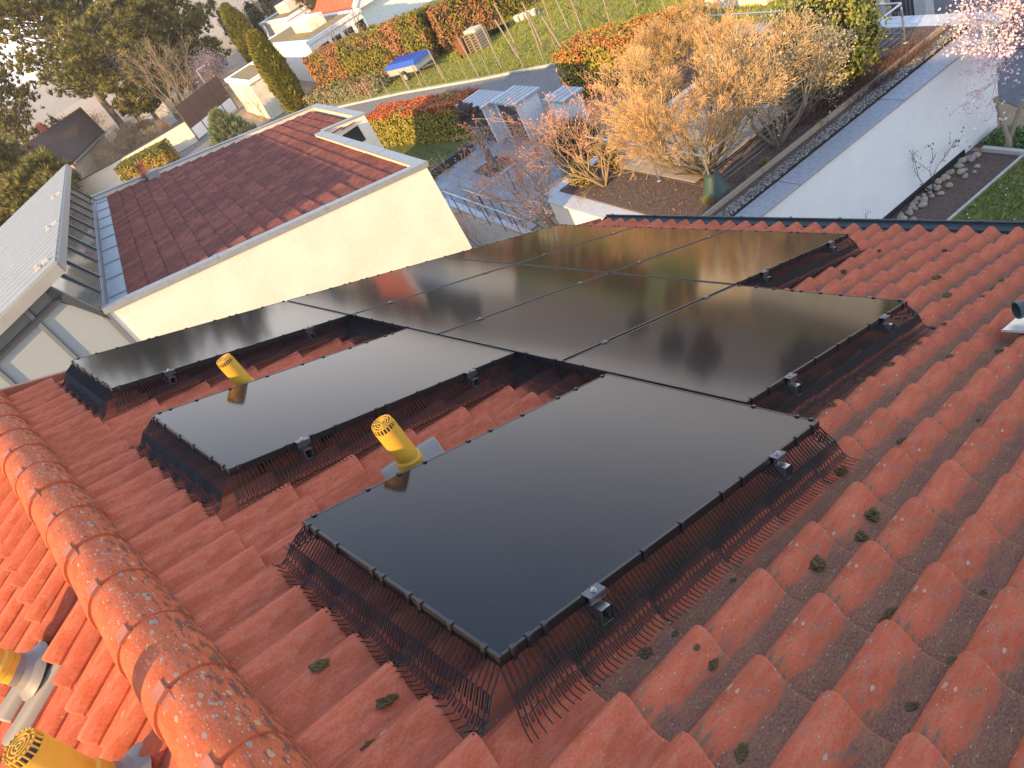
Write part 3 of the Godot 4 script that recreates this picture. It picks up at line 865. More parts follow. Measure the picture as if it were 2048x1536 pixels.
# ---------------------------------------------------------------- neighbour's house
func abox(b: MB, a0: float, a1: float, b0: float, b1: float, y0: float, y1: float, ch := 0.0) -> void:
	var p := AB(a0, b0, y0)
	b.hexa(p, NU * (a1 - a0), Vector3(0, y1 - y0, 0), NV * (b1 - b0), ch)
func box8(b: MB, q: Array) -> void:        # q: 4 bottom corners, 4 top corners, same order
	var m := Vector3.ZERO
	for v in q: m += v / 8.0
	for f in [[0, 1, 2, 3], [4, 5, 6, 7], [0, 1, 5, 4], [1, 2, 6, 5], [2, 3, 7, 6], [3, 0, 4, 7]]:
		var c: Vector3 = (q[f[0]] + q[f[1]] + q[f[2]] + q[f[3]]) * 0.25
		b.quad(q[f[0]], q[f[1]], q[f[2]], q[f[3]], c - m)
func nslab(b: MB, a0: float, a1: float, b0: float, b1: float, o0: float, o1: float) -> void:
	box8(b, [nroof(a0, b0, o0), nroof(a1, b0, o0), nroof(a1, b1, o0), nroof(a0, b1, o0), nroof(a0, b0, o1), nroof(a1, b0, o1), nroof(a1, b1, o1), nroof(a0, b1, o1)])
func nwall(b: MB, a0: float, a1: float, b0: float, b1: float, y0: float, off: float) -> void:
	var q := [nroof(a0, b0, off), nroof(a1, b0, off), nroof(a1, b1, off), nroof(a0, b1, off)]
	var w := []
	for v in q: w.append(Vector3(v.x, y0, v.z))
	box8(b, w + q)
func build_neighbour() -> void:
	var h := thing("neighbour_house", "cream rendered house with low tiled roof, zinc copings and glazed clerestory", "house", AB(6, 3, -9.8))
	var b := mb()
	nwall(b, 0.0, 0.14, 0.0, 5.94, -9.8, 0.09)
	nwall(b, 0.14, 7.24, 5.79, 5.94, -9.8, 0.09)
	nwall(b, 7.08, 7.24, 5.94, 7.2, -9.8, 0.09)
	nwall(b, 7.24, 11.9, 7.05, 7.2, -9.8, 0.09)
	nwall(b, 11.74, 11.9, 0.0, 7.05, -9.8, 0.09)
	obj(b, "wall", M.cream, h)
	b = mb()
	nslab(b, 0.14, 7.24, 0.0, 5.79, -0.3, -0.07)
	nslab(b, 7.24, 11.74, 0.0, 7.05, -0.3, -0.07)
	var roof := obj(b, "roof", M.felt, h)
	# zinc strip under the clerestory, standing seams
	b = mb()
	nslab(b, 0.15, 11.73, 0.0, 0.36, -0.06, 0.0)
	for k in 9:
		nslab(b, 0.9 + k * 1.25, 0.93 + k * 1.25, 0.0, 0.36, 0.0, 0.02)
	obj(b, "zinc_strip", M.zinc_blue, h)
	# copings, one per edge
	for e in [[-0.04, 0.15, -0.02, 5.99], [0.15, 7.04, 5.76, 5.99], [7.04, 7.27, 5.99, 7.02], [7.04, 11.95, 7.02, 7.25], [11.72, 11.95, -0.02, 7.02]]:
		b = mb()
		nslab(b, e[0], e[1], e[2], e[3], 0.09, 0.125)
		if e[3] - e[2] > 2.0:
			for k in int((e[3] - e[2]) / 2.0): nslab(b, e[0] - 0.006, e[1] + 0.006, e[2] + 1.9 + 2.0 * k, e[2] + 1.95 + 2.0 * k, 0.085, 0.131)
			var oa: float = e[0] if e[0] < 5.0 else e[1] - 0.012
			nslab(b, oa - 0.003, oa + 0.015, e[2], e[3], 0.03, 0.09)
		else:
			for k in int((e[1] - e[0]) / 2.2): nslab(b, e[0] + 2.0 + 2.2 * k, e[0] + 2.04 + 2.2 * k, e[2] - 0.006, e[3] + 0.006, 0.085, 0.131)
		obj(b, "coping", M.zinc, h)
	# tiles
	var tms := []
	for k in 4: tms.append(ntile_mesh())
	var mats := [M.ntile_a, M.ntile_b, M.ntile_c, M.ntile_d]
	var bs := Basis(-NU, nroof(0, 0, 1) - nroof(0, 0, 0), -(nroof(0, 1, 0) - nroof(0, 0, 0)).normalized())
	var list := []
	for r in 19:
		for c in 39:
			var a := 0.15 + c * 0.297
			var bb := 0.36 + (r + 1) * 0.362
			if bb > (5.8 if a < 6.9 else 7.06): continue
			if r == 0 and false: continue
			var xf := Transform3D(bs * Basis(Vector3(0, 0, 1), rng.randf_range(-0.01, 0.01)) * Basis(Vector3.RIGHT, rng.randf_range(-0.012, 0.012)), nroof(a + 0.3, bb, -0.06 + rng.randf_range(-0.004, 0.004)) - org)
			list.append([a, xf, rng.randi_range(0, 3)])
	list.sort_custom(func(x, y): return x[0] < y[0])
	var st := []
	for k in 4:
		var s := SurfaceTool.new()
		s.begin(Mesh.PRIMITIVE_TRIANGLES)
		st.append(s)
	for i in list.size():
		if i < 290: place(tms[list[i][2]], "tile", mats[list[i][2]], roof, list[i][1])
		else: st[list[i][2]].append_from(tms[list[i][2]], 0, list[i][1])
	for k in 4: place(st[k].commit(), "tile_field", mats[k], roof).set_meta("kind", "stuff")
	# dark niche in the side wall of the set-back
	b = mb()
	var n0 := AB(7.065, 6.3, -3.25)
	b.hexa(n0, NU * 0.02, NV * 0.5, Vector3(0, 0.42, 0))
	obj(b, "window", M.dark_glass, h)
	# chimney with clay pot
	b = mb()
	nslab(b, 11.3, 11.7, 1.6, 1.95, -0.05, 0.2)
	var ch := obj(b, "chimney", M.zinc, h)
	b = mb()
	var cp := nroof(11.62, 1.62, 0.1)
	b.lathe(cp, Vector3.UP, [Vector2(0.14, 0), Vector2(0.13, 0.12), Vector2(0.09, 0.18), Vector2(0.085, 0.3), Vector2(0.115, 0.34), Vector2(0.115, 0.4), Vector2(0.0, 0.41)], 14)
	obj(b, "clay_pot", M.red_clay, ch)
	# clerestory: slanted panes with mullions
	var y0 := -1.47
	var y1 := -0.66
	var b1 := -0.38
	for k in 10:
		var a0 := 0.06 + k * 1.19
		var a1 := a0 + 1.13
		b = mb()
		b.quad(AB(a0, -0.02, y0), AB(a1, -0.02, y0), AB(a1, b1, y1), AB(a0, b1, y1), NV + Vector3.UP)
		var w := obj(b, "window", M.pane, h)
		b = mb()
		for f in [[a0 + 0.02, -0.03], [a1 - 0.06, -0.03]]:
			if k % 2 == 1: box8(b, [AB(f[0], -0.015, y0), AB(f[0] + 0.04, -0.015, y0), AB(f[0] + 0.04, b1 + 0.005, y1), AB(f[0], b1 + 0.005, y1), AB(f[0], 0.01, y0 + 0.015), AB(f[0] + 0.04, 0.01, y0 + 0.015), AB(f[0] + 0.04, b1 + 0.03, y1 + 0.015), AB(f[0], b1 + 0.03, y1 + 0.015)])
		box8(b, [AB(a1, -0.02, y0), AB(a1 + 0.06, -0.02, y0), AB(a1 + 0.06, b1, y1), AB(a1, b1, y1), AB(a1, 0.0, y0 + 0.02), AB(a1 + 0.06, 0.0, y0 + 0.02), AB(a1 + 0.06, b1 + 0.03, y1 + 0.02), AB(a1, b1 + 0.03, y1 + 0.02)])
		obj(b, "frame", M.anthracite, w)
	b = mb()
	abox(b, -0.02, 11.95, -0.08, 0.0, -1.56, -1.44, 0.006); abox(b, 0.0, 11.95, b1 - 0.1, b1, -0.74, -0.58, 0.006)
	abox(b, 0.3, 11.95, -0.04, 0.06, -1.53, -1.5)
	obj(b, "sill", M.anthracite_light, h)
	# metal roof: sheet with standing ribs
	var my := func(bb: float, o: float) -> float: return -0.50 + 0.18 * bb + o
	b = mb()
	box8(b, [AB(-0.16, 0.02, my.call(0.02, -0.04)), AB(12.6, 0.02, my.call(0.02, -0.04)), AB(12.6, -7.0, my.call(-7.0, -0.04)), AB(-0.16, -7.0, my.call(-7.0, -0.04)), AB(-0.16, 0.02, my.call(0.02, 0.03)), AB(12.6, 0.02, my.call(0.02, 0.03)), AB(12.6, -7.0, my.call(-7.0, 0.03)), AB(-0.16, -7.0, my.call(-7.0, 0.03))])
	var mr := obj(b, "metal_roof", M.anthracite_light, h)
	for k in 28:
		b = mb()
		var a := -0.11 + k * 0.45
		box8(b, [AB(a, 0.02, my.call(0.0, 0.03)), AB(a + 0.4, 0.02, my.call(0.0, 0.03)), AB(a + 0.4, -7.0, my.call(-7.0, 0.03)), AB(a, -7.0, my.call(-7.0, 0.03)), AB(a + 0.01, 0.02, my.call(0.0, 0.085)), AB(a + 0.385, 0.02, my.call(0.0, 0.085)), AB(a + 0.385, -7.0, my.call(-7.0, 0.085)), AB(a + 0.01, -7.0, my.call(-7.0, 0.085))])
		obj(b, "sheet", M.metal_roof, mr)
	b = mb()
	box8(b, [AB(-0.19, 0.05, my.call(0.05, -0.12)), AB(-0.16, 0.05, my.call(0.05, -0.12)), AB(-0.16, -7.0, my.call(-7.0, -0.12)), AB(-0.19, -7.0, my.call(-7.0, -0.12)), AB(-0.19, 0.05, my.call(0.05, 0.05)), AB(-0.12, 0.05, my.call(0.05, 0.05)), AB(-0.12, -7.0, my.call(-7.0, 0.05)), AB(-0.19, -7.0, my.call(-7.0, 0.05))])
	obj(b, "fascia", M.metal_roof, h)
	b = mb()
	abox(b, -0.19, 12.6, 0.02, 0.05, -0.61, -0.45)
	obj(b, "fascia", M.zinc, h)
	for e in [[0.35, -0.32], [3.4, -0.25], [7.2, -0.25]]:
		b = mb()
		abox(b, e[0], e[0] + 0.18, e[1] - 0.05, e[1] + 0.05, -0.5, -0.44, 0.01)
		abox(b, e[0] + 0.05, e[0] + 0.12, e[1] - 0.03, e[1] + 0.03, -0.44, -0.4, 0.01)
		abox(b, e[0] - 0.02, e[0] + 0.06, e[1] + 0.1, e[1] + 0.22, -0.46, -0.4, 0.01)
		obj(b, "roof_bracket", M.ivory, mr)
	# glazed gable below the metal roof
	var bs2 := [-0.05, -0.82, -1.75, -2.7, -3.7, -4.8, -6.4]
	for k in 6:
		b = mb()
		var p0: float = bs2[k]; var p1: float = bs2[k + 1]
		var t0: float = -1.5 if k == 0 else my.call(p0, -0.34)
		var t1: float = my.call(p1, -0.34)
		if k == 0:
			b.quad(AB(0.05, p0, -6.4), AB(0.05, p1, -6.4), AB(0.05, p1, t1), AB(0.05, p0, t0), -NU)
			b.tri(AB(0.05, p0, t0), AB(0.05, -0.42, my.call(-0.42, -0.34)), AB(0.05, p1, t1))
		else:
			b.quad(AB(0.05, p0, -6.4), AB(0.05, p1, -6.4), AB(0.05, p1, t1), AB(0.05, p0, t0), -NU)
		var w := obj(b, "window", M.pane_grey, h)
		b = mb()
		abox(b, -0.02, 0.05, p1 - 0.035, p1 + 0.035, -6.4, my.call(p1, -0.1), 0.006)
		if k == 0: abox(b, -0.03, 0.05, -0.06, 0.03, -6.4, -1.48, 0.006)
		obj(b, "frame", M.anthracite_light, w)
		b = mb()
		b.quad(AB(0.055, maxf(p1, -6.4), t1), AB(0.055, minf(p0, -0.42), my.call(minf(p0, -0.42), -0.34)), AB(0.055, minf(p0, -0.42), my.call(minf(p0, -0.42), -0.1)), AB(0.055, p1, my.call(p1, -0.1)), -NU)
		obj(b, "transom_light", M.pane, h)
	b = mb()
	box8(b, [AB(-0.03, -0.3, my.call(-0.3, -0.4)), AB(0.06, -0.3, my.call(-0.3, -0.4)), AB(0.06, -6.4, my.call(-6.4, -0.4)), AB(-0.03, -6.4, my.call(-6.4, -0.4)), AB(-0.03, -0.3, my.call(-0.3, -0.31)), AB(0.06, -0.3, my.call(-0.3, -0.31)), AB(0.06, -6.4, my.call(-6.4, -0.31)), AB(-0.03, -6.4, my.call(-6.4, -0.31))])
	box8(b, [AB(-0.03, 0.0, -1.62), AB(0.06, 0.0, -1.62), AB(0.06, -0.42, -0.82), AB(-0.03, -0.42, -0.82), AB(-0.03, 0.0, -1.48), AB(0.06, 0.0, -1.48), AB(0.06, -0.34, -0.62), AB(-0.03, -0.34, -0.62)])
	obj(b, "beam", M.anthracite, h)
	# rest of the body under the metal roof
	b = mb()
	box8(b, [AB(0.2, -0.4, -9.8), AB(11.9, -0.4, -9.8), AB(11.9, -6.6, -9.8), AB(0.2, -6.6, -9.8), AB(0.2, -0.4, -1.0), AB(11.9, -0.4, -1.0), AB(11.9, -6.6, -1.9), AB(0.2, -6.6, -1.9)])
	abox(b, 0.0, 0.19, -6.6, 0.0, -9.8, -6.4)
	obj(b, "wall", M.blind, h)
	# small tiled lean-to behind
	b = mb()
	box8(b, [AB(11.95, -0.3, -3.0), AB(14.5, 0.3, -3.4), AB(14.5, 4.0, -3.9), AB(11.95, 4.0, -3.4), AB(11.95, -0.3, -2.0), AB(14.5, 0.3, -2.9), AB(14.5, 4.0, -3.5), AB(11.95, 4.0, -2.7)])
	obj(b, "lean_to_roof", M.ntile_d, h)
func ntile_mesh() -> ArrayMesh:
	var b := MB.new()
	var pr := [[0.0, 0.012], [0.04, 0.026], [0.085, 0.012], [0.13, 0.008], [0.17, 0.024], [0.215, 0.011], [0.3, 0.008]]
	for i in 6:
		var x0: float = pr[i][0]; var x1: float = pr[i + 1][0]; var h0: float = pr[i][1]; var h1: float = pr[i + 1][1]
		var A := Vector3(x0, h0 + 0.058, 0); var B := Vector3(x1, h1 + 0.058, 0); var C := Vector3(x1, h1 + 0.012, 0.4); var D := Vector3(x0, h0 + 0.012, 0.4)
		b.quad(A, B, C, D, Vector3.UP)
		b.quad(A, B, Vector3(x1, h1 + 0.042, 0.006), Vector3(x0, h0 + 0.042, 0.006), Vector3(0, 0, -1))
	return b.mesh()
# ---------------------------------------------------------------- ground, road, walls, garden
func poly(pts: Array, y: float) -> Array:
	var out := []
	for q in pts: out.append(AB(q[0], q[1], y))
	return out
func sheet(called: String, pts: Array, y: float, mat: Material) -> MeshInstance3D:
	org = AB(pts[0][0], pts[0][1], y)
	var b := mb()
	b.prism(poly(pts, y), y, y)
	return struct(b, called, mat)
func gh(a: float, b: float) -> float:        # the plateau falls away into a wide valley
	var d := maxf(maxf(a - 120.0, b - 80.0), 0.0)
	return -7.52 - 42.0 * smoothstep(0.0, 1.0, d / 560.0)
func build_ground() -> void:
	org = Vector3.ZERO
	var b := mb()
	for r in [[-120, 3.4, -120, 80], [12, 120, -120, 80], [3.4, 12, 8.95, 80], [3.4, 12, -120, 5.9]]:
		b.quad(AB(r[0], r[2], -7.52), AB(r[1], r[2], -7.52), AB(r[1], r[3], -7.52), AB(r[0], r[3], -7.52), Vector3.UP)
	b.quad(AB(3.4, 5.9, -9.8), AB(12, 5.9, -9.8), AB(12, 8.95, -9.8), AB(3.4, 8.95, -9.8), Vector3.UP)
	for i in range(-40, 50):
		for j in range(-20, 45):
			var a0 := i * 40.0; var b0 := j * 40.0
			if a0 >= -120 and a0 < 120 and b0 >= -120 and b0 < 80: continue
			b.quad(AB(a0, b0, gh(a0, b0)), AB(a0 + 40, b0, gh(a0 + 40, b0)), AB(a0 + 40, b0 + 40, gh(a0 + 40, b0 + 40)), AB(a0, b0 + 40, gh(a0, b0 + 40)), Vector3.UP)
	struct(b, "ground", M.earth)
	sheet("road", [[3, 18.2], [10, 16.9], [13.25, 15.6], [20.6, 14.4], [31.9, 11.4], [40, 8.0], [52.0, 1.0], [62, -8], [66, -6], [58.0, 5.0], [56.5, 9.5], [46, 9.8], [36.9, 12.05], [33.68, 13.25], [28.67, 14.86], [21.65, 16.64], [16.9, 18.04], [12, 19.6], [4, 21.5]], -7.512, M.asphalt)
	sheet("meadow", [[16.9, 18.09], [21.65, 16.69], [28.67, 14.91], [33.7, 13.3], [40, 13.2], [70, 40], [60, 90], [10, 110], [-30, 90], [-20, 50], [4, 21.6], [12, 19.65]], -7.508, M.grass)
	sheet("lawn", [[14.0, 9.2], [14.0, 11.75], [15.3, 12.4], [21.5, 10.9], [27, 7.5], [24, 5.5], [12.1, 6.3], [12.1, 9.0]], -7.508, M.lawn)
	sheet("lawn", [[-4.8, 5], [-4.8, 15.0], [-9, 14.6], [-9, 5]], -7.50, M.lawn)
	sheet("garden_soil", [[-3.7, 5], [-3.7, 15.05], [-4.76, 15.05], [-4.76, 5]], -7.505, M.soil)
	sheet("garden_soil", [[-3.7, 15.2], [-3.7, 15.9], [-9, 15.9], [-9, 15.2]], -7.505, M.soil)
	sheet("driveway", [[-3.7, 16.7], [-9, 16.7], [-9, 30], [4, 30], [4, 21.5], [1, 18.5]], -7.510, M.asphalt_dark)
	# kerb stones along the road
	org = Vector3.ZERO
	var kerb := part("kerb", self)
	kerb.set_meta("kind", "structure")
	var line := [[12, 19.62], [16.9, 18.06], [21.65, 16.66], [28.67, 14.88], [33.68, 13.27], [36.9, 12.1]]
	for i in line.size() - 1:
		var p := AB(line[i][0], line[i][1], -7.52)
		var q := AB(line[i + 1][0], line[i + 1][1], -7.52)
		var n := int((q - p).length() / 0.8)
		for k in n:
			b = mb()
			var d := (q - p) / n
			var sd := d.cross(Vector3.UP).normalized()
			b.hexa(p + d * (k + 0.01) - sd * 0.07, d * 0.98, Vector3(0, 0.09 + rng.randf_range(0, 0.02), 0), sd * 0.14, 0.01)
			obj(b, "kerb_stone", M.stone, kerb)
	# unseen far ridge, added for the panels to mirror
	org = Vector3(-900, -50, -700)
	b = mb()
	var pr := Vector3.ZERO; var first := true
	for k in 61:
		var a := deg_to_rad(150.0 + k * 3.2)
		var rad := 1500.0
		var hh := 62.0 + 18.0 * sin(k * 0.37) + 9.0 * sin(k * 0.91 + 1.0)
		var p := Vector3(cos(a) * rad, -52, sin(a) * rad)
		var top := Vector3(cos(a) * (rad + 250), -52 + hh, sin(a) * (rad + 250))
		if not first:
			b.quad(pr, p, top, Vector3(pr.x * (rad + 250) / rad, prh, pr.z * (rad + 250) / rad), Vector3.UP)
		pr = p; prh = top.y; first = false
	struct(b, "added_hills", M.hill)
var prh := 0.0
func build_garden() -> void:
	# white retaining wall with slate coping
	var h := thing("garden_wall", "long white rendered retaining wall with dark slate coping, stones at its foot", "wall", AB(-3.6, 11, GY))
	var b := mb()
	abox(b, -3.72, -3.45, 5.0, 15.95, -7.5, -5.44)
	obj(b, "wall", M.white_wall, h)
	for k in 4:
		b = mb()
		abox(b, -3.77, -3.27, 5.1 + k * 2.75, 5.1 + k * 2.75 + 2.735, -5.44, -5.395, 0.006)
		obj(b, "coping_slab", M.slate, h)
	b = mb()
	abox(b, -3.74, -3.725, 9.0, 14.9, -7.5, -7.38)
	obj(b, "plinth_membrane", M.felt, h)
	h = thing("bed_back_wall", "low white wall with sunlit grey coping closing the raised bed beside the road", "wall", AB(0, 16.4, GY))
	b = mb()
	abox(b, -3.45, 4.6, 16.2, 16.42, -7.5, -5.42)
	obj(b, "wall", M.white_wall, h)
	for k in 4:
		b = mb()
		abox(b, -3.79 + k * 2.1, -3.79 + k * 2.1 + 2.09, 15.97, 16.5, -5.42, -5.37, 0.006)
		obj(b, "coping_slab", M.slate_pale, h)
	h = thing("bed_side_wall", "low white wall with pale coping beside the clipped round bush", "wall", AB(1.7, 12, GY))
	b = mb()
	abox(b, 1.9, 2.1, 8.7, 13.6, -7.5, -5.42)
	obj(b, "wall", M.white_wall, h)
	for k in 3:
		b = mb()
		abox(b, 1.8, 2.2, 8.7 + k * 1.65, 8.7 + k * 1.65 + 1.64, -5.42, -5.38, 0.006)
		obj(b, "coping_slab", M.slate_pale, h)
	h = thing("bed_near_wall", "low white wall with pale coping below the gutter, behind bare twigs", "wall", AB(-0.6, 8.8, GY))
	b = mb()
	abox(b, -3.18, 1.9, 8.6, 8.8, -7.5, -5.42)
	obj(b, "wall", M.white_wall, h)
	b = mb()
	abox(b, -3.17, 1.79, 8.5, 8.92, -5.42, -5.38, 0.006)
	obj(b, "coping_slab", M.slate_pale, h)
	org = AB(0, 12, GY)
	b = mb()
	b.prism(poly([[-3.18, 8.92], [1.8, 8.92], [1.9, 13.6], [4.0, 13.8], [4.0, 15.97], [-3.18, 15.97]], 0), GY, BY)
	struct(b, "raised_bed", M.soil)
	# board edging and gravel
	h = thing("bed_edging", "weathered board edging between the gravel strip and the brown bed", "edging", AB(-2.8, 12, BY))
	for k in 4:
		b = mb()
		abox(b, -2.86, -2.80, 8.95 + k * 1.74, 8.95 + k * 1.74 + 1.73, BY - 0.05, BY + 0.09, 0.006)
		obj(b, "plank", M.old_wood, h)
	var xs := []; var cs := []
	var peb := pebble(0)
	org = AB(-3, 12, BY)
	for i in 2600:
		var p := AB(rng.randf_range(-3.26, -3.0), rng.randf_range(8.95, 15.9), BY + 0.002)
		var k := rng.randf_range(0.008, 0.022)
		xs.append(Transform3D(Basis(Vector3.UP, rng.randf() * TAU).scaled(Vector3(k, k * 0.7, k)), p))
		var g := rng.randf_range(0.08, 0.34)
		cs.append(Color(g * 1.05, g, g * 0.9))
	var gv := many(peb, xs, cs, "gravel", vcol(0.9), self)
	gv.position = org
	gv.set_meta("label", "pale gravel strip between slate coping and bed edging"); gv.set_meta("category", "gravel")
	# litter in the bed
	xs = []; cs = []
	org = AB(-1, 12, BY)
	var lf := leaf(0.5, 1.0)
	for i in 9000:
		var p := AB(rng.randf_range(-2.75, 1.75), rng.randf_range(9.0, 15.9), BY + 0.012)
		var k := rng.randf_range(0.02, 0.06)
		xs.append(Transform3D(Basis(Vector3(rng.randf_range(-1, 1), rng.randf_range(-1, 1), rng.randf_range(-1, 1)).normalized(), rng.randf() * 1.2) * Basis(Vector3.UP, rng.randf() * TAU) * Basis.from_scale(Vector3(k, k, k)), p))
		cs.append(Color(0.16, 0.09, 0.06).lerp(Color(0.32, 0.22, 0.14), rng.randf()) * rng.randf_range(0.4, 1.1))
	var lt := many(lf, xs, cs, "leaf_litter", vcol(0.9), self)
	lt.position = org
	lt.set_meta("label", "dry brown leaf litter on the raised bed soil"); lt.set_meta("category", "leaves")
	# deck
	h = thing("wooden_deck", "grey weathered plank deck under the big golden bare shrub", "deck", AB(0, 11.4, BY))
	for k in 19:
		b = mb()
		abox(b, -1.72, 1.72, 10.0 + k * 0.145, 10.0 + k * 0.145 + 0.138, BY + 0.04, BY + 0.075 + rng.randf_range(0, 0.003), 0.003)
		obj(b, "plank", M.old_wood, h)
	# railing round the bed: tube rail, posts, wires
	var ry := -4.55
	h = thing("bed_railing", "steel tube railing with thin wires round the raised bed", "railing", AB(-0.5, 12, BY))
	b = mb()
	b.tube([AB(-2.38, 15.3, ry), AB(-2.38, 9.88, ry)], [0.022], 10, true)
	obj(b, "rail", M.steel, h)
	b = mb()
	b.tube([AB(-2.38, 15.32, ry), AB(3.25, 15.34, ry)], [0.022], 10, true)
	obj(b, "rail", M.steel, h)
	b = mb()
	b.tube([AB(-2.38, 9.88, ry), AB(1.5, 9.92, ry)], [0.022], 10, true)
	obj(b, "rail", M.steel, h)
	for q in [[-2.38, 15.3], [-2.38, 13.6], [-2.38, 11.7], [-2.38, 9.88], [-0.72, 9.9], [1.06, 9.92], [0.4, 15.33], [3.2, 15.34]]:
		b = mb()
		b.tube([AB(q[0], q[1], BY - 0.02), AB(q[0], q[1], ry - 0.08)], [0.021], 10, true)
		b.tube([AB(q[0], q[1], ry - 0.1), AB(q[0], q[1], ry)], [0.009], 8)
		b.lathe(AB(q[0], q[1], BY), Vector3.UP, [Vector2(0.05, 0.002), Vector2(0.05, 0.01), Vector2(0.02, 0.012)], 12)
		obj(b, "post", M.steel, h)
	for k in 6:
		var y := BY + 0.1 + k * 0.105
		b = mb()
		b.tube([AB(-2.38, 15.3, y), AB(-2.38, 9.88, y)], [0.0032], 4)
		b.tube([AB(-2.38, 15.3, y), AB(3.2, 15.34, y)], [0.0032], 4)
		b.tube([AB(-2.38, 9.88, y), AB(1.06, 9.92, y)], [0.0032], 4)
		obj(b, "wire", M.steel, h)
	# green cover at the foot of the shrub
	var g := px(1434, 385, BY)
	h = thing("green_cover", "dull green plastic cover slumped round the foot of the golden shrub", "cover", g)
	b = mb()
	b.lathe(g, Vector3.UP, [Vector2(0.3, 0.0), Vector2(0.28, 0.04), Vector2(0.22, 0.15), Vector2(0.16, 0.3), Vector2(0.13, 0.4), Vector2(0.05, 0.42)], 18)
	obj(b, "cover", M.green_plastic, h)
	# terrace slabs
	org = AB(10, 11, GY)
	var ter := part("terrace", self)
	ter.set_meta("kind", "structure"); ter.position = org
	for r in 9:
		for c in 15:
			var off := 0.3 if r % 2 else 0.0
			var a0 := 5.3 + c * 0.6 + off
			var b0 := 9.12 + r * 0.4
			if a0 < 5.2 or a0 + 0.6 > 14.3 or (a0 + 0.6 > 13.95 and b0 < 11.7): continue
			if Vector2(a0 + 0.3 - 11.1, b0 + 0.2 - 11.25).length() < 0.62: continue
			b = mb()
			abox(b, a0 + 0.004, a0 + 0.596, b0 + 0.004, b0 + 0.396, -7.52, -7.47 + rng.randf_range(-0.002, 0.002), 0.003)
			obj(b, "paving_slab", [M.slab_a, M.slab_b, M.slab_c][rng.randi_range(0, 2)], ter)
	for c in 6:
		b = mb()
		abox(b, 8.4 + c * 0.9, 8.4 + c * 0.9 + 0.89, 12.73, 12.87, -7.52, -7.45, 0.005)
		obj(b, "step_stone", M.slate, ter)
	h = thing("lawn_edging", "dark stacked slate edging between lawn and grey terrace", "edging", AB(13.9, 10.3, GY))
	for r in 3:
		for k in 5:
			b = mb()
			abox(b, 13.84 + rng.randf_range(0, 0.02), 14.05, 9.05 + k * 0.54 + 0.2 * (r % 2), 9.05 + k * 0.54 + 0.2 * (r % 2) + 0.53, -7.5 + r * 0.1, -7.405 + r * 0.1, 0.006)
			obj(b, "slate_strip", M.slate_dark, h)
	h = thing("tree_plate", "dark ringed slate plate set in the paving round the pollard", "paving", AB(11.1, 11.25, -7.5))
	b = mb()
	abox(b, 10.35, 11.85, 10.7, 11.8, -7.5, -7.46, 0.004)
	obj(b, "plate", M.slate_dark, h)
	for k in 4:
		b = mb()
		b.lathe(AB(11.1, 11.25, -7.46), Vector3.UP, [Vector2(0.2 + k * 0.09, 0), Vector2(0.2 + k * 0.09, 0.012), Vector2(0.24 + k * 0.09, 0.012), Vector2(0.24 + k * 0.09, 0)], 26)
		obj(b, "ring", M.slate_dark, h)
	# pollard
	h = thing("pollard_tree", "thick grey pollard trunk with a knobbly dark head on the terrace", "tree", AB(11.1, 11.25, -7.47))
	b = mb()
	b.tube([AB(11.1, 11.25, -7.47), AB(11.12, 11.25, -7.2), AB(11.1, 11.27, -6.2), AB(11.1, 11.25, -5.75), AB(11.1, 11.25, -5.5)], [0.2, 0.15, 0.13, 0.15, 0.18], 14)
	obj(b, "trunk", M.bark_grey, h)
	b = mb()
	for k in 90:
		var d := Vector3(rng.randfn(), rng.randfn() * 0.7 + 0.2, rng.randfn()).normalized()
		var p0 := AB(11.1, 11.25, -5.5) + d * 0.12
		var p1 := AB(11.1, 11.25, -5.45) + d * rng.randf_range(0.25, 0.48)
		b.tube([p0, p0.lerp(p1, 0.6) + Vector3(0, 0.03, 0), p1, p1 + d * 0.05], [0.06, 0.05, 0.06, 0.015], 6)
	obj(b, "crown", M.bark_dark, h)
	# bin shelters
	shelter(10.85, 12.5, 12.9, 13.85, "anthracite-doored white bin shelter with wide zinc roof, next to the letterbox pillar")
	shelter(12.7, 14.65, 12.48, 13.42, "anthracite-doored white bin shelter with zinc roof, next to the reddish hedge")
	h = thing("letterbox_pillar", "short white pillar with zinc cap and dark letter slot beside the bin shelter", "letterbox", AB(9.3, 13.9, GY))
	b = mb()
	abox(b, 8.85, 9.9, 13.6, 14.3, -7.5, -6.22, 0.01)
	obj(b, "body", M.white_wall, h)
	b = mb()
	abox(b, 9.15, 9.5, 13.585, 13.6, -7.1, -6.85, 0.003)
	obj(b, "letter_slot", M.anthracite, h)
	zroof(h, 8.7, 10.0, 13.48, 14.4, -6.22, -6.14)
	h = thing("gate", "plain anthracite gate between the bin shelter and the letterbox pillar", "gate", AB(10.4, 14.2, GY))
	b = mb()
	abox(b, 9.95, 10.8, 14.1, 14.16, -7.45, -6.4, 0.004)
	obj(b, "leaf", M.anthracite, h)
	b = mb()
	abox(b, 9.95, 10.8, 14.07, 14.19, -6.4, -6.35, 0.004)
	obj(b, "top_rail", M.white_wall, h)
	# terrace railing, stair rails, stair wall
	h = thing("terrace_railing", "light steel handrail on thin posts across the grey terrace", "railing", AB(8, 11, GY))
	b = mb()
	b.tube([AB(7.67, 8.9, -6.6), AB(8.32, 13.1, -6.6)], [0.022], 10, true)
	obj(b, "rail", M.steel, h)
	for k in 4:
		var p := AB(7.67, 8.9, 0).lerp(AB(8.32, 13.1, 0), 0.04 + k * 0.307)
		b = mb()
		b.tube([Vector3(p.x, -7.48, p.z), Vector3(p.x, -6.6, p.z)], [0.018], 8)
		obj(b, "post", M.steel_dark, h)
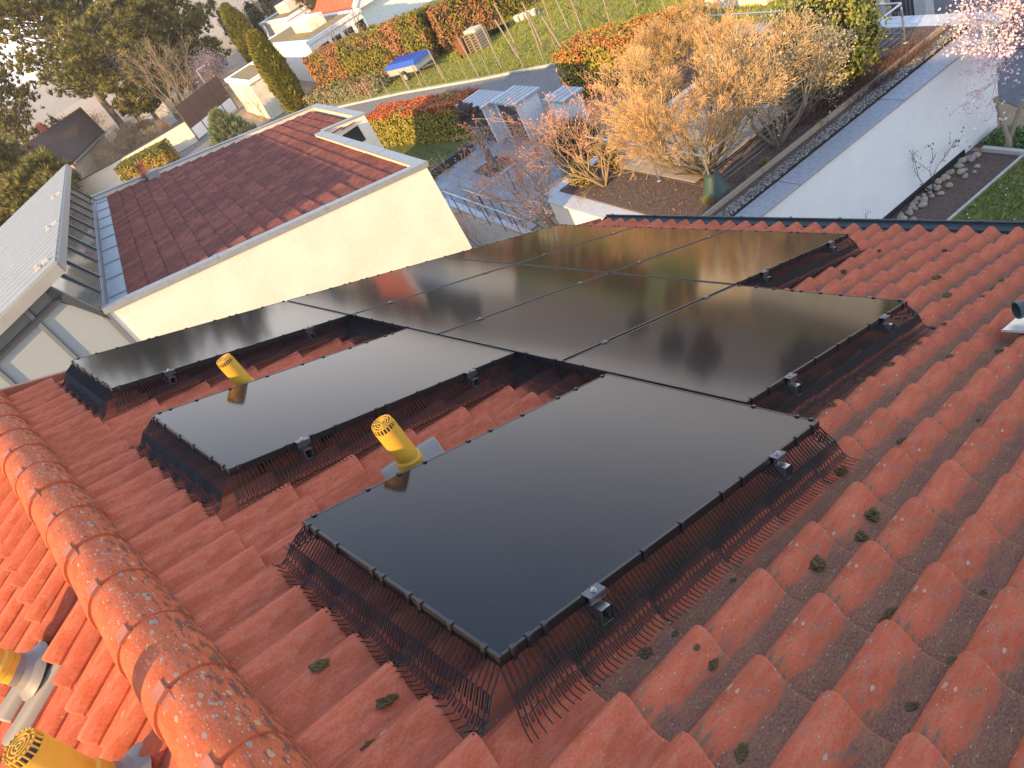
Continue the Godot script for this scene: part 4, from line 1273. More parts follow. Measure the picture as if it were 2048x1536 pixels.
	for e in [[9.66, 4.4, 8.72, "nearer the cream house"], [8.71, 5.1, 9.06, "nearer the paving slabs"]]:
		h = thing("stair_railing", "steel handrail above the white stair wall, the one " + e[3], "railing", AB((e[0] + e[1]) * 0.5, e[2], GY), "rails above the stair wall")
		b = mb()
		b.tube([AB(e[0], e[2], -7.1), AB(e[0], e[2], -6.6), AB(e[1], e[2], -6.6), AB(e[1], e[2], -7.3)], [0.02], 10, true)
		obj(b, "rail", M.steel, h)
		for k in 5:
			b = mb()
			var a: float = lerpf(e[0], e[1], 0.1 + 0.2 * k)
			b.tube([AB(a, e[2] + 0.04, -7.4), AB(a, e[2], -6.6)], [0.015], 8)
			obj(b, "post", M.steel_dark, h)
	h = thing("stair_wall", "white wall of the sunken stair beside the cream house", "wall", AB(8, 9, -9.8))
	b = mb()
	abox(b, 3.4, 12.0, 8.93, 9.1, -9.8, -7.42)
	abox(b, 3.22, 3.4, 5.9, 9.1, -9.8, -7.42)
	obj(b, "wall", M.white_wall, h)
	b = mb()
	abox(b, 3.2, 12.0, 8.88, 9.12, -7.42, -7.39, 0.004)
	obj(b, "coping", M.slate_pale, h)
	# edging strips of the right lawn
	h = thing("lawn_strip", "pale concrete strip between the daisy lawn and the brown bed", "edging", AB(-4.78, 11, GY))
	for k in 10:
		b = mb()
		abox(b, -4.80, -4.76, 5.1 + k * 1.0, 5.1 + k * 1.0 + 0.99, -7.52, -7.46, 0.004)
		obj(b, "edge_stone", M.stone, h)
	h = thing("bed_strip", "pale concrete strip across the head of the brown bed", "edging", AB(-4.5, 15.1, GY))
	for k in 5:
		b = mb()
		abox(b, -4.85 - k * 0.9, -3.96 - k * 0.9, 15.06, 15.16, -7.52, -7.42, 0.005)
		obj(b, "edge_stone", M.stone, h)
	# river stones at the wall foot
	var pebs := [pebble(1), pebble(2), pebble(3)]
	for i in 120:
		var bb := 9.6 + 5.3 * i / 120.0 + rng.randf_range(-0.06, 0.06)
		var a := -3.84 - absf(rng.randfn()) * 0.15
		var k := rng.randf_range(0.05, 0.09)
		var c := thing("river_stone", "rounded tan river stone in the row along the white wall foot", "stone", AB(a, bb, -7.5 + k * 0.35), "river stones along the white wall")
		place(pebs[i % 3], "stone", [M.stone_tan, M.stone_grey, M.stone_buff][rng.randi_range(0, 2)], c, Transform3D(Basis(Vector3.UP, rng.randf() * TAU) * Basis(Vector3.RIGHT, rng.randf_range(-0.4, 0.4)) * Basis.from_scale(Vector3(k, k * 0.65, k * 0.8)), Vector3.ZERO))
	# stakes
	for e in [[2023, 297, 1990, 195, "leaning left"], [2012, 297, 2046, 200, "leaning the other way"]]:
		var p := px(e[0], e[1], GY)
		var d := ray(e[2], e[3])
		var kk := Vector2(p.x - CAM.x, p.z - CAM.z).length() / Vector2(d.x, d.z).length()
		var q := CAM + d * kk
		h = thing("tree_stake", "weathered wooden stake over green ground cover, " + ("its sawn top against the white wall" if e[4] == "leaning left" else "crossing its partner behind the lawn strip"), "stake", p)
		b = mb()
		b.tube([p, p.lerp(q, 0.5), q], [0.048, 0.045, 0.043], 10, true)
		obj(b, "post", M.old_wood, h)
func zroof(h: Node3D, a0: float, a1: float, b0: float, b1: float, y0: float, y1: float) -> void:
	var b := mb()
	box8(b, [AB(a0, b0, y0), AB(a1, b0, y0), AB(a1, b1, y0 - 0.02), AB(a0, b1, y0 - 0.02), AB(a0, b0, y1), AB(a1, b0, y1), AB(a1, b1, y1 - 0.02), AB(a0, b1, y1 - 0.02)])
	var n := int(round((a1 - a0) / 0.3))
	var w := (a1 - a0) / n
	var o := obj(b, "zinc_roof", M.zinc_pale, h)
	for k in range(1, n):
		b = mb()
		box8(b, [AB(a0 + w * k - 0.012, b0, y1), AB(a0 + w * k + 0.012, b0, y1), AB(a0 + w * k + 0.012, b1, y1 - 0.02), AB(a0 + w * k - 0.012, b1, y1 - 0.02), AB(a0 + w * k - 0.006, b0, y1 + 0.03), AB(a0 + w * k + 0.006, b0, y1 + 0.03), AB(a0 + w * k + 0.006, b1, y1 + 0.01), AB(a0 + w * k - 0.006, b1, y1 + 0.01)])
		obj(b, "seam", M.zinc_pale, o)
func shelter(a0: float, a1: float, b0: float, b1: float, label: String) -> void:
	var h := thing("bin_shelter", label, "bin shelter", AB((a0 + a1) * 0.5, (b0 + b1) * 0.5, GY), "bin shelters on the terrace")
	var top := -6.02
	var b := mb()
	abox(b, a0, a0 + 0.12, b0, b1, -7.5, top, 0.006); obj(b, "side_wall", M.white_wall, h)
	b = mb()
	abox(b, a1 - 0.12, a1, b0, b1, -7.5, top, 0.006); obj(b, "side_wall", M.white_wall, h)
	b = mb()
	abox(b, a0 + 0.12, a1 - 0.12, b1 - 0.1, b1, -7.5, top - 0.005); obj(b, "back_wall", M.white_wall, h)
	b = mb()
	abox(b, a0 + 0.125, a1 - 0.125, b0 + 0.05, b0 + 0.09, -7.46, top - 0.01, 0.004)
	var d := obj(b, "door", M.anthracite, h)
	b = mb()
	b.tube([AB(a0 + 0.75, b0 + 0.05, -6.55), AB(a0 + 0.75, b0 - 0.01, -6.55), AB(a0 + 0.87, b0 - 0.01, -6.55)], [0.013], 8, true)
	abox(b, a0 + 0.72, a0 + 0.78, b0 + 0.04, b0 + 0.05, -6.62, -6.5)
	obj(b, "handle", M.steel, d)
	zroof(h, a0 - 0.14, a1 + 0.12, b0 - 0.12, b1 + 0.12, top, top + 0.07)
func pebble(k: int) -> ArrayMesh:
	var b := MB.new()
	var P := func(i: int, j: int) -> Vector3:
		var a := TAU * i / 10.0
		var e := -PI * 0.5 + PI * j / 6.0
		var d := Vector3(cos(a) * cos(e), sin(e), sin(a) * cos(e))
		return d * (1.0 + 0.14 * sin(d.x * 3.0 + k * 1.7) + 0.1 * cos(d.z * 4.0 + k))
	for i in 10:
		for j in 6:
			var A: Vector3 = P.call(i, j); var B: Vector3 = P.call(i + 1, j); var C: Vector3 = P.call(i + 1, j + 1); var D: Vector3 = P.call(i, j + 1)
			b.trin(A, B, C, A.normalized(), B.normalized(), C.normalized()); b.trin(A, C, D, A.normalized(), C.normalized(), D.normalized())
	return b.mesh()
func leaf(w: float, l: float) -> ArrayMesh:
	var b := MB.new()
	b.tri(Vector3(0, 0, -l * 0.5), Vector3(w * 0.5, l * 0.08, 0), Vector3(0, 0, l * 0.5))
	b.tri(Vector3(0, 0, -l * 0.5), Vector3(0, 0, l * 0.5), Vector3(-w * 0.5, l * 0.08, 0))
	return b.mesh()
# ---------------------------------------------------------------- plants
func rnd_basis(n: Vector3, wild: float, k: float) -> Basis:
	var up := (n + Vector3(rng.randfn(), rng.randfn(), rng.randfn()) * wild).normalized()
	var x := up.cross(Vector3(rng.randfn(), rng.randfn(), rng.randfn())).normalized()
	var z := x.cross(up)
	return Basis(x * k, up * k, z * k)
# clipped hedge between two ground points; colour from a callable(along metres, height 0..1, noise) -> Color
func hedge(called: String, label: String, category: String, p0: Vector3, p1: Vector3, width: float, height: float, n: int, size: float, lm: Mesh, col: Callable, soft := 0.06) -> Node3D:
	var h := thing(called, label, category, (p0 + p1) * 0.5)
	var L := (p1 - p0).length()
	var d := (p1 - p0) / L
	var sd := d.cross(Vector3.UP)
	var f := FastNoiseLite.new()
	f.seed = int(L * 100.0); f.frequency = 0.9; f.fractal_octaves = 3
	var b := mb()
	b.hexa(p0 + d * 0.1 - sd * (width * 0.5 - 0.12), d * (L - 0.2), Vector3(0, height - 0.12, 0), sd * (width - 0.24), 0.12)
	obj(b, "light_block_core", M.hedge_core, h)  # solid dark box added inside the leaves to block light
	var xs := []; var cs := []
	var areas := [L * height, L * height, L * width, width * height, width * height]
	var tot := 0.0
	for a in areas: tot += a
	for i in n:
		var r := rng.randf() * tot
		var face := 0
		while face < 4 and r > areas[face]:
			r -= areas[face]; face += 1
		var u := rng.randf(); var v := rng.randf()
		var q: Vector3; var nn: Vector3
		match face:
			0: q = p0 + d * (u * L) + sd * width * 0.5 + Vector3(0, v * height, 0); nn = sd
			1: q = p0 + d * (u * L) - sd * width * 0.5 + Vector3(0, v * height, 0); nn = -sd
			2: q = p0 + d * (u * L) + sd * width * (v - 0.5) + Vector3(0, height, 0); nn = Vector3.UP
			3: q = p0 + sd * width * (u - 0.5) + Vector3(0, v * height, 0); nn = -d
			_: q = p1 + sd * width * (u - 0.5) + Vector3(0, v * height, 0); nn = d
		var nz := f.get_noise_3dv(q * 1.3)
		# round the corners a little
		var hh := (q.y - p0.y) / height
		q += nn * (nz * soft * 2.0 + rng.randfn() * soft * 0.5 - soft * 0.6)
		if hh > 0.9: q -= (nn if face != 2 else Vector3.ZERO) * (hh - 0.9) * width * 0.6
		xs.append(Transform3D(rnd_basis(nn, 0.55, size * rng.randf_range(0.6, 1.3)), q))
		cs.append(col.call((q - p0).dot(d), clampf(hh, 0, 1), f.get_noise_3dv(q * 0.6)))
	many(lm, xs, cs, "foliage", M.leaf, h)
	return h
func twig(b: MB, p: Vector3, d: Vector3, l: float, r: float, depth: int, o: Dictionary, tips: Array) -> void:
	var q := p
	var dd := d
	var seg := 2 if depth < 3 else 1
	if depth == 0: seg = 3
	var pts := [p]; var rs := [r]
	for i in seg:
		dd = (dd + Vector3(rng.randfn(), rng.randfn(), rng.randfn()) * o.wob + Vector3.UP * o.up).normalized()
		q += dd * l / seg
		pts.append(q); rs.append(maxf(r * lerpf(1.0, o.taper, (i + 1.0) / seg), o.get("minr", 0.0042)))
	b.c = o.c0.lerp(o.c1, clampf(depth / float(o.maxd), 0, 1)) * rng.randf_range(0.8, 1.15)
	b.tube(pts, rs, 5 if depth < 2 else 3)
	if depth >= o.maxd:
		tips.append([q, dd])
		return
	if depth >= o.maxd - 1: tips.append([pts[1], dd])
	var kids: int = o.kids[mini(depth, o.kids.size() - 1)]
	for k in kids:
		var ang: float = o.spread * rng.randf_range(0.5, 1.25)
		var ax := dd.cross(Vector3(rng.randfn(), rng.randfn(), rng.randfn())).normalized()
		var nd := dd.rotated(ax, ang)
		var at: Vector3 = q if k < 2 else pts[rng.randi_range(1, pts.size() - 1)]
		twig(b, at, nd, l * o.short * rng.randf_range(0.75, 1.2), r * o.taper * 0.85, depth + 1, o, tips)
func bare(called: String, label: String, category: String, at: Vector3, stems: int, l: float, r: float, o: Dictionary, bud: Mesh, budcol: Array, budsize: float, group := "") -> Node3D:
	var h := thing(called, label, category, at, group)
	var b := mb()
	var tips := []
	for s in stems:
		var a := TAU * s / stems + rng.randf_range(-0.3, 0.3)
		var d: Vector3 = (Vector3(cos(a) * o.splay, 1.0, sin(a) * o.splay) + o.get("lean", Vector3.ZERO)).normalized()
		twig(b, at + Vector3(cos(a), 0, sin(a)) * r * 1.2, d, l * rng.randf_range(0.85, 1.15), r * rng.randf_range(0.7, 1.0), 0, o, tips)
	obj(b, "branches", M.twig, h)
	if bud:
		var xs := []; var cs := []
		for t in tips:
			for k in o.get("buds", 1):
				var bs := rnd_basis(t[1], 0.3, budsize * rng.randf_range(0.6, 1.3))
				xs.append(Transform3D(Basis(bs.x, bs.z, bs.y), t[0] + Vector3(rng.randfn(), rng.randfn(), rng.randfn()) * budsize * o.get("budspread", 0.6)))
				cs.append(budcol[0].lerp(budcol[1], rng.randf()))
		many(bud, xs, cs, o.get("budname", "buds"), M.leaf, h)
	return h
func blob(called: String, label: String, category: String, c: Vector3, rad: Vector3, n: int, size: float, lm: Mesh, c0: Color, c1: Color, lump := 0.22, stem_h := 0.0, group := "") -> Node3D:
	var h := thing(called, label, category, c - Vector3(0, rad.y + stem_h, 0), group)
	var f := FastNoiseLite.new()
	f.seed = int(absf(c.x * 31 + c.z * 17)); f.frequency = 0.55; f.fractal_octaves = 3
	var b := mb()
	var P := func(i: int, j: int) -> Vector3:
		var a := TAU * i / 14.0
		var e := -PI * 0.5 + PI * j / 9.0
		var d := Vector3(cos(a) * cos(e), sin(e), sin(a) * cos(e))
		return c + d * rad * (0.8 + lump * f.get_noise_3dv(d * 3.0 + c))
	for i in 14:
		for j in 9: b.quad(P.call(i, j), P.call(i + 1, j), P.call(i + 1, j + 1), P.call(i, j + 1), P.call(i, j) - c)
	obj(b, "light_block_core", M.hedge_core, h)  # dark inner lump added so light does not pass through the leaves
	if stem_h > 0.05:
		b = mb()
		b.tube([c - Vector3(0, rad.y + stem_h, 0), c - Vector3(0, rad.y * 0.6, 0)], [rad.x * 0.1, rad.x * 0.07], 8)
		obj(b, "trunk", M.bark_dark, h)
	var xs := []; var cs := []
	for i in n:
		var d := Vector3(rng.randfn(), rng.randfn(), rng.randfn()).normalized()
		var k := 0.86 + lump * f.get_noise_3dv(d * 3.0 + c) + 0.16 * rng.randfn() * 0.6
		var q := c + d * rad * k
		xs.append(Transform3D(rnd_basis(d, 0.6, size * rng.randf_range(0.6, 1.35)), q))
		cs.append(c0.lerp(c1, clampf(0.5 + 0.5 * rng.randfn() * 0.6 + f.get_noise_3dv(q * 2.0) * 0.5, 0, 1)))
	many(lm, xs, cs, "foliage", M.leaf, h)
	return h
func tuft(nb: int, l: float, w: float, spread: float) -> ArrayMesh:
	var b := MB.new()
	var r2 := RandomNumberGenerator.new()
	r2.seed = 77 + nb
	for i in nb:
		var a := TAU * i / nb + r2.randf() * 0.6
		var e := r2.randf_range(0.1, spread)
		var d := Vector3(cos(a) * sin(e), cos(e), sin(a) * sin(e))
		var s := d.cross(Vector3(r2.randfn(), r2.randfn(), r2.randfn())).normalized() * w
		var ll := l * r2.randf_range(0.7, 1.15)
		b.tri(-s, s, d * ll)
	return b.mesh()
func spindle(label: String, base: Vector3, H: float, rad: float, n: int) -> void:
	var h := thing("columnar_cypress", label, "tree", base)
	var b := mb()
	b.tube([base, base + Vector3(0, 0.4, 0)], [0.12, 0.1], 8)
	obj(b, "trunk", M.bark_dark, h)
	b = mb()
	b.lathe(base + Vector3(0, 0.1, 0), Vector3.UP, [Vector2(rad * 0.5, 0), Vector2(rad * 0.78, H * 0.2), Vector2(rad * 0.78, H * 0.5), Vector2(rad * 0.5, H * 0.78), Vector2(0.03, H * 0.93)], 12)
	obj(b, "light_block_core", M.hedge_core, h)  # dark inner spindle added to stop light behind the sprays
	var f := FastNoiseLite.new()
	f.seed = 4; f.frequency = 0.8
	var xs := []; var cs := []
	for i in n:
		var v := pow(rng.randf(), 0.85)
		var a := rng.randf() * TAU
		var rr := rad * (0.72 + 0.28 * sin(minf(v * 3.0, 1.57))) * pow(1.0 - pow(v, 3.2), 0.6)
		var d := Vector3(cos(a), 0, sin(a))
		var q := base + Vector3(0, 0.1 + v * H, 0) + d * rr
		q += d * (f.get_noise_3dv(q * 1.4) * 0.16 + rng.randfn() * 0.04)
		var up := (Vector3.UP * 1.2 + d * 0.6 + Vector3(rng.randfn(), rng.randfn(), rng.randfn()) * 0.25).normalized()
		var x := up.cross(d).normalized()
		var k := rng.randf_range(0.7, 1.2)
		xs.append(Transform3D(Basis(x * k, up * k, x.cross(up) * k), q))
		cs.append(Color(0.13, 0.13, 0.012).lerp(Color(0.3, 0.25, 0.03), clampf(0.4 + rng.randfn() * 0.3 + f.get_noise_3dv(q) * 0.6, 0, 1)))
	many(M.spray, xs, cs, "foliage", M.leaf, h)
func pine(label: String, base: Vector3, H: float, spread: float, start: float, whorls: int, c0: Color, c1: Color, dens: int, sd: int) -> void:
	rng.seed = sd
	var h := thing("pine_tree", label, "tree", base, "pines beyond the road")
	var b := mb()
	var lean := Vector3(rng.randf_range(-0.03, 0.03), 1, rng.randf_range(-0.03, 0.03)).normalized()
	b.tube([base, base + lean * H * 0.35 + Vector3(0.1, 0, 0.1), base + lean * H * 0.7, base + lean * H], [H * 0.022, H * 0.017, H * 0.01, 0.03], 9)
	obj(b, "trunk", M.bark_pine, h)
	b = mb()
	var xs := []; var cs := []
	for w in whorls:
		var v := start + (1.0 - start) * (w + rng.randf() * 0.7) / whorls
		var y := H * v
		var n := rng.randi_range(3, 5)
		for k in n:
			var a := rng.randf() * TAU
			var L := spread * (0.35 + 0.65 * sin(PI * clampf((1.0 - v) / (1.0 - start) * 0.75 + 0.12, 0, 1))) * rng.randf_range(0.6, 1.15)
			var d := Vector3(cos(a), rng.randf_range(0.05, 0.45), sin(a)).normalized()
			var p := base + lean * y
			var pts := [p]
			for s in 3:
				d = (d + Vector3(rng.randfn() * 0.12, 0.1 + rng.randfn() * 0.08, rng.randfn() * 0.12)).normalized()
				p += d * L / 3.0
				pts.append(p)
			b.tube(pts, [0.012 * L + 0.02, 0.01 * L + 0.015, 0.008 * L + 0.01, 0.01], 4)
			for s in dens * 2:
				var t := 0.25 + 0.75 * sqrt(rng.randf())
				var idx := mini(int(t * 3.0), 2)
				var q: Vector3 = pts[idx].lerp(pts[idx + 1], t * 3.0 - idx)
				q += Vector3(rng.randfn(), rng.randfn() * 0.55 + 0.15, rng.randfn()) * (0.16 + 0.13 * L)
				var kk := rng.randf_range(0.8, 1.4)
				xs.append(Transform3D(rnd_basis((Vector3.UP + d * 0.6).normalized(), 0.5, kk), q))
				cs.append(c0.lerp(c1, clampf(rng.randf() * 0.8 + rng.randfn() * 0.15, 0, 1)))
	obj(b, "limbs", M.bark_pine, h)
	many(M.tuft, xs, cs, "crown", M.leaf, h)
func build_plants() -> void:
	M.leaf = vcol(0.6, 0.25)
	M.twig = vcol(0.8)
	M.tuft = tuft(14, 0.55, 0.06, 1.4)
	M.spray = tuft(5, 0.3, 0.05, 0.7)
	M.blade = tuft(6, 0.2, 0.012, 0.6)
	var lf := leaf(0.5, 1.0)
	var lf2 := leaf(0.34, 1.0)
	# big golden shrub with reddish tips
	var o := {"wob": 0.16, "up": 0.1, "taper": 0.62, "maxd": 5, "kids": [3, 3, 3, 4, 4], "spread": 0.5, "short": 0.65, "splay": 1.05, "minr": 0.006, "c0": Color(0.2, 0.155, 0.09), "c1": Color(0.66, 0.42, 0.16), "buds": 2, "budspread": 1.2}
	rng.seed = 101
	bare("golden_shrub", "wide golden bare shrub with reddish twig tips over the plank deck", "shrub", px(1416, 352, BY), 22, 1.04, 0.04, o, lf2, [Color(0.56, 0.27, 0.17), Color(0.62, 0.42, 0.22)], 0.026)
	rng.seed = 102
	var o2 := o.duplicate()
	o2.merge({"c1": Color(0.66, 0.42, 0.16), "maxd": 5, "splay": 1.15}, true)
	bare("golden_shrub", "lower golden bare shrub beside the reddish hedge and letterbox pillar", "shrub", AB(3.3, 14.2, BY - 0.5), 17, 0.78, 0.035, o2, lf2, [Color(0.58, 0.27, 0.17), Color(0.62, 0.42, 0.22)], 0.026)
	# quince-like shrub with pink buds in front of the terrace
	rng.seed = 103
	var o3 := {"wob": 0.2, "up": 0.05, "taper": 0.62, "maxd": 4, "kids": [3, 3, 2, 3], "spread": 0.5, "short": 0.7, "splay": 0.85, "c0": Color(0.3, 0.22, 0.13), "lean": NU * 0.45, "minr": 0.0055, "c1": Color(0.64, 0.36, 0.17), "buds": 4, "budspread": 1.0}
	bare("budding_shrub", "tall bare shrub with pink buds rising before the grey terrace", "shrub", AB(2.7, 9.3, GY), 13, 1.5, 0.035, o3, lf, [Color(0.62, 0.2, 0.14), Color(0.7, 0.36, 0.24)], 0.055)
	rng.seed = 104
	bare("budding_shrub", "low bare shrub with pink buds behind the gutter and bed wall", "shrub", AB(0.6, 9.4, BY), 8, 0.8, 0.03, o3, lf, [Color(0.62, 0.2, 0.14), Color(0.7, 0.36, 0.24)], 0.04)
	rng.seed = 114
	bare("budding_shrub", "small budding twigs beside the foot of the cream house wall", "shrub", px(985, 505, -9.0), 5, 0.7, 0.02, o3, lf, [Color(0.62, 0.2, 0.14), Color(0.6, 0.3, 0.22)], 0.03)
	# tan budded shrub and evergreen
	rng.seed = 105
	var o4 := {"wob": 0.14, "up": 0.1, "taper": 0.62, "maxd": 4, "kids": [3, 4, 3, 3], "spread": 0.5, "short": 0.68, "splay": 0.7, "c0": Color(0.2, 0.16, 0.12), "c1": Color(0.42, 0.33, 0.22), "buds": 3, "budspread": 1.2}
	bare("tan_shrub", "bare shrub with pale tan buds before the yellow green evergreen", "shrub", px(1556, 292, BY), 7, 0.95, 0.04, o4, lf, [Color(0.5, 0.4, 0.26), Color(0.42, 0.36, 0.2)], 0.05)
	rng.seed = 106
	bare("tan_shrub", "low bare shrub with tan buds spreading under the steel rail", "shrub", px(1610, 235, BY), 7, 0.62, 0.03, o4, lf, [Color(0.5, 0.4, 0.26), Color(0.42, 0.36, 0.2)], 0.05)
	rng.seed = 107
	var ec := px(1668, 165, BY) + Vector3(0, 0.95, 0)
	blob("evergreen_shrub", "rounded yellow green evergreen shrub inside the steel railing", "shrub", ec, Vector3(1.0, 1.15, 1.0), 6500, 0.1, lf, Color(0.12, 0.14, 0.012), Color(0.46, 0.42, 0.05), 0.35)
	# yellow upright stems
	rng.seed = 108
	var sp := px(1745, 100, BY)
	var h := thing("upright_stems", "clump of upright pale yellow bare stems near the railing corner", "shrub", sp)
	var b := mb()
	for k in 16:
		var a := rng.randf() * TAU
		var d := Vector3(cos(a) * 0.12, 1, sin(a) * 0.12)
		var p0 := sp + Vector3(cos(a), 0, sin(a)) * 0.1
		var hh := rng.randf_range(0.7, 1.35)
		b.c = Color(0.5, 0.4, 0.2)
		b.tube([p0, p0 + d * hh * 0.5, p0 + d * hh + Vector3(rng.randfn(), 0, rng.randfn()) * 0.04], [0.014, 0.011, 0.006], 5)
		for j in 5:
			var q := p0 + d * hh * rng.randf_range(0.4, 1.0)
			b.tube([q, q + Vector3(rng.randfn() * 0.1, 0.12, rng.randfn() * 0.1)], [0.005, 0.002], 3)
	obj(b, "stems", M.twig, h)
	# heather-like brown mats
	rng.seed = 109
	var i := 0
	for q in [[1560, 262], [1625, 232], [1655, 205], [1690, 200], [1720, 175], [1755, 160], [1790, 125], [1825, 108]]:
		var p := px(q[0], q[1], BY)
		var hh := thing("brown_mat_plant", "low reddish brown winter mat plant on the raised bed beside the edging boards", "plant", p, "brown mat plants on the raised bed")
		b = mb()
		for k in 260:
			var a := rng.randf() * TAU
			var rr := 0.34 * sqrt(rng.randf())
			var p0 := p + Vector3(cos(a) * rr, 0, sin(a) * rr)
			var d := Vector3(cos(a) * 0.5 + rng.randfn() * 0.3, 1, sin(a) * 0.5 + rng.randfn() * 0.3).normalized()
			b.c = Color(0.13, 0.065, 0.05).lerp(Color(0.2, 0.12, 0.085), rng.randf())
			b.tube([p0, p0 + d * rng.randf_range(0.1, 0.26)], [0.004, 0.002], 3)
		obj(b, "stems", M.twig, hh)
		i += 1
	for q in [[1530, 332, 0.16, "near the tan shrub"], [1418, 408, 0.17, "between green cover and gutter"], [1640, 252, 0.13, "by the edging boards under the rail"], [1500, 360, 0.1, "between the two shrubs"], [1460, 386, 0.1, "next to the green cover"]]:
		var p := px(q[0], q[1], BY)
		var hh := thing("grass_clump", "dry straw coloured grass clump " + q[3], "grass", p)
		b = mb()
		for k in 190:
			var a := rng.randf() * TAU
			var e := rng.randf_range(0.1, 1.1)
			var d := Vector3(cos(a) * sin(e), cos(e), sin(a) * sin(e))
			b.c = Color(0.34, 0.27, 0.11).lerp(Color(0.2, 0.2, 0.06), rng.randf())
			var p1: Vector3 = p + d * q[2] * rng.randf_range(0.7, 1.3)
			b.tube([p, p.lerp(p1, 0.6) + Vector3(0, 0.02, 0), p1 - Vector3(0, 0.03, 0)], [0.004, 0.003, 0.001], 3)
		obj(b, "blades", M.twig, hh)
	# clipped dark ball
	rng.seed = 110
	blob("clipped_bush", "dark green clipped round bush between terrace and raised bed", "bush", AB(6.7, 12.3, GY + 0.75), Vector3(0.85, 0.85, 0.85), 6000, 0.06, lf, Color(0.025, 0.045, 0.012), Color(0.06, 0.095, 0.02), 0.06)
	blob("yellow_bush", "small yellow green bush beside the bed side wall", "bush", AB(1.0, 10.0, BY + 0.28), Vector3(0.3, 0.34, 0.3), 1000, 0.06, lf2, Color(0.2, 0.17, 0.03), Color(0.42, 0.33, 0.06), 0.3)
	blob("yellow_bush", "small yellow green bush next to the plank deck corner", "bush", AB(1.3, 9.35, BY + 0.25), Vector3(0.35, 0.3, 0.35), 1000, 0.06, lf2, Color(0.2, 0.17, 0.03), Color(0.42, 0.33, 0.06), 0.3)
	# hedges
	rng.seed = 111
	var phot := func(x: float, v: float, n: float) -> Color:
		if v > 0.9 + n * 0.3 - rng.randf() * 0.14: return Color(0.46, 0.06, 0.025).lerp(Color(0.5, 0.2, 0.04), rng.randf())
		return Color(0.22, 0.2, 0.018).lerp(Color(0.42, 0.34, 0.04), rng.randf())
	hedge("photinia_hedge", "clipped hedge with red top along the road behind the bin shelters", "hedge", AB(14.9, 13.1, GY), AB(22.0, 11.2, GY), 1.3, 1.55, 17000, 0.11, lf, phot)
	var phot2 := func(x: float, v: float, n: float) -> Color:
		if v > 0.88 + n * 0.6 - rng.randf() * 0.2 and rng.randf() < 0.55: return Color(0.5, 0.07, 0.03).lerp(Color(0.56, 0.27, 0.05), rng.randf())
		return Color(0.24, 0.2, 0.018).lerp(Color(0.46, 0.35, 0.04), rng.randf())
	hedge("photinia_hedge", "tall red topped hedge between the letterbox pillar and the meadow", "hedge", AB(12.4, 16.4, GY), AB(8.0, 17.9, GY), 1.8, 1.8, 13000, 0.12, lf, phot2)
	var thuja := func(x: float, v: float, n: float) -> Color:
		var band := sin(x * 0.95) + 0.8 * sin(x * 2.3 + 1.0) + n * 2.2 - v * 0.7 + 0.35
		var dead := smoothstep(-0.15, 0.5, band)
		return Color(0.15, 0.14, 0.008).lerp(Color(0.28, 0.24, 0.02), rng.randf()).lerp(Color(0.4, 0.16, 0.045).lerp(Color(0.34, 0.2, 0.07), rng.randf()), dead)
	rng.seed = 112
	hedge("thuja_hedge", "tall thuja hedge with rusty dead patches behind the blue trailer", "hedge", AB(40.5, 14.2, GY), AB(30.6, 19.0, GY), 1.5, 2.7, 15000, 0.24, lf2, thuja, 0.12)
	hedge("thuja_hedge", "tall thuja hedge with rusty dead patches along the meadow beyond the pallets", "hedge", AB(30.6, 19.2, GY), AB(27.0, 31.0, GY), 1.5, 2.5, 15000, 0.24, lf2, thuja, 0.12)
	var ivy := func(x: float, v: float, n: float) -> Color:
		return Color(0.14, 0.16, 0.06).lerp(Color(0.34, 0.3, 0.13), rng.randf()).lerp(Color(0.42, 0.2, 0.08), 0.7 if n + rng.randf() * 0.3 > 0.3 else 0.0)
	hedge("ivy_bank", "low pale ivy bank at the foot of the rusty thuja hedge", "ground cover", AB(41, 12.9, GY), AB(31.6, 15.4, GY), 1.6, 0.75, 7000, 0.16, lf, ivy, 0.12)
	var boxh := func(x: float, v: float, n: float) -> Color:
		return Color(0.12, 0.13, 0.012).lerp(Color(0.24, 0.22, 0.03), rng.randf()).lerp(Color(0.5, 0.3, 0.04), 0.8 if n > 0.12 and v < 0.85 else 0.0)
	hedge("box_hedge", "clipped yellow green hedge block before the long cream wall", "hedge", AB(52.3, 3.2, GY), AB(55.0, -0.6, GY), 1.8, 1.75, 5500, 0.2, lf2, boxh, 0.05)
	var dk := func(x: float, v: float, n: float) -> Color: return Color(0.02, 0.035, 0.01).lerp(Color(0.05, 0.08, 0.02), rng.randf())
	hedge("dark_hedge", "dark green hedge behind the concrete gate pillars", "hedge", AB(5.2, 21.3, GY), AB(2.5, 21.2, GY), 0.9, 2.6, 3500, 0.12, lf, dk)
	# unseen hedges beyond the meadow, added to put gold reflections in the panels
	var gold := func(x: float, v: float, n: float) -> Color: return Color(0.42, 0.26, 0.09).lerp(Color(0.52, 0.36, 0.14), rng.randf()).lerp(Color(0.24, 0.2, 0.06), 0.7 if n > 0.15 else 0.0)
	hedge("added_gold_hedge", "added golden brown hedge at the far end of the meadow, for panel reflections", "hedge", AB(34, 39, GY), AB(12, 46, GY), 2.4, 2.2, 6000, 0.5, lf, gold, 0.5)
	hedge("added_gold_hedge", "added golden brown hedge beyond the cream house and driveway, for panel reflections", "hedge", AB(9, 47, GY), AB(-22, 52, GY), 2.4, 2.2, 6000, 0.5, lf, gold, 0.5)
	# ground cover right of the wall
	rng.seed = 113
	var p := AB(-4.6, 15.55, GY)
	h = thing("ground_cover", "fresh green leafy ground cover at the end of the white wall", "ground cover", p)
	var xs := []; var cs := []
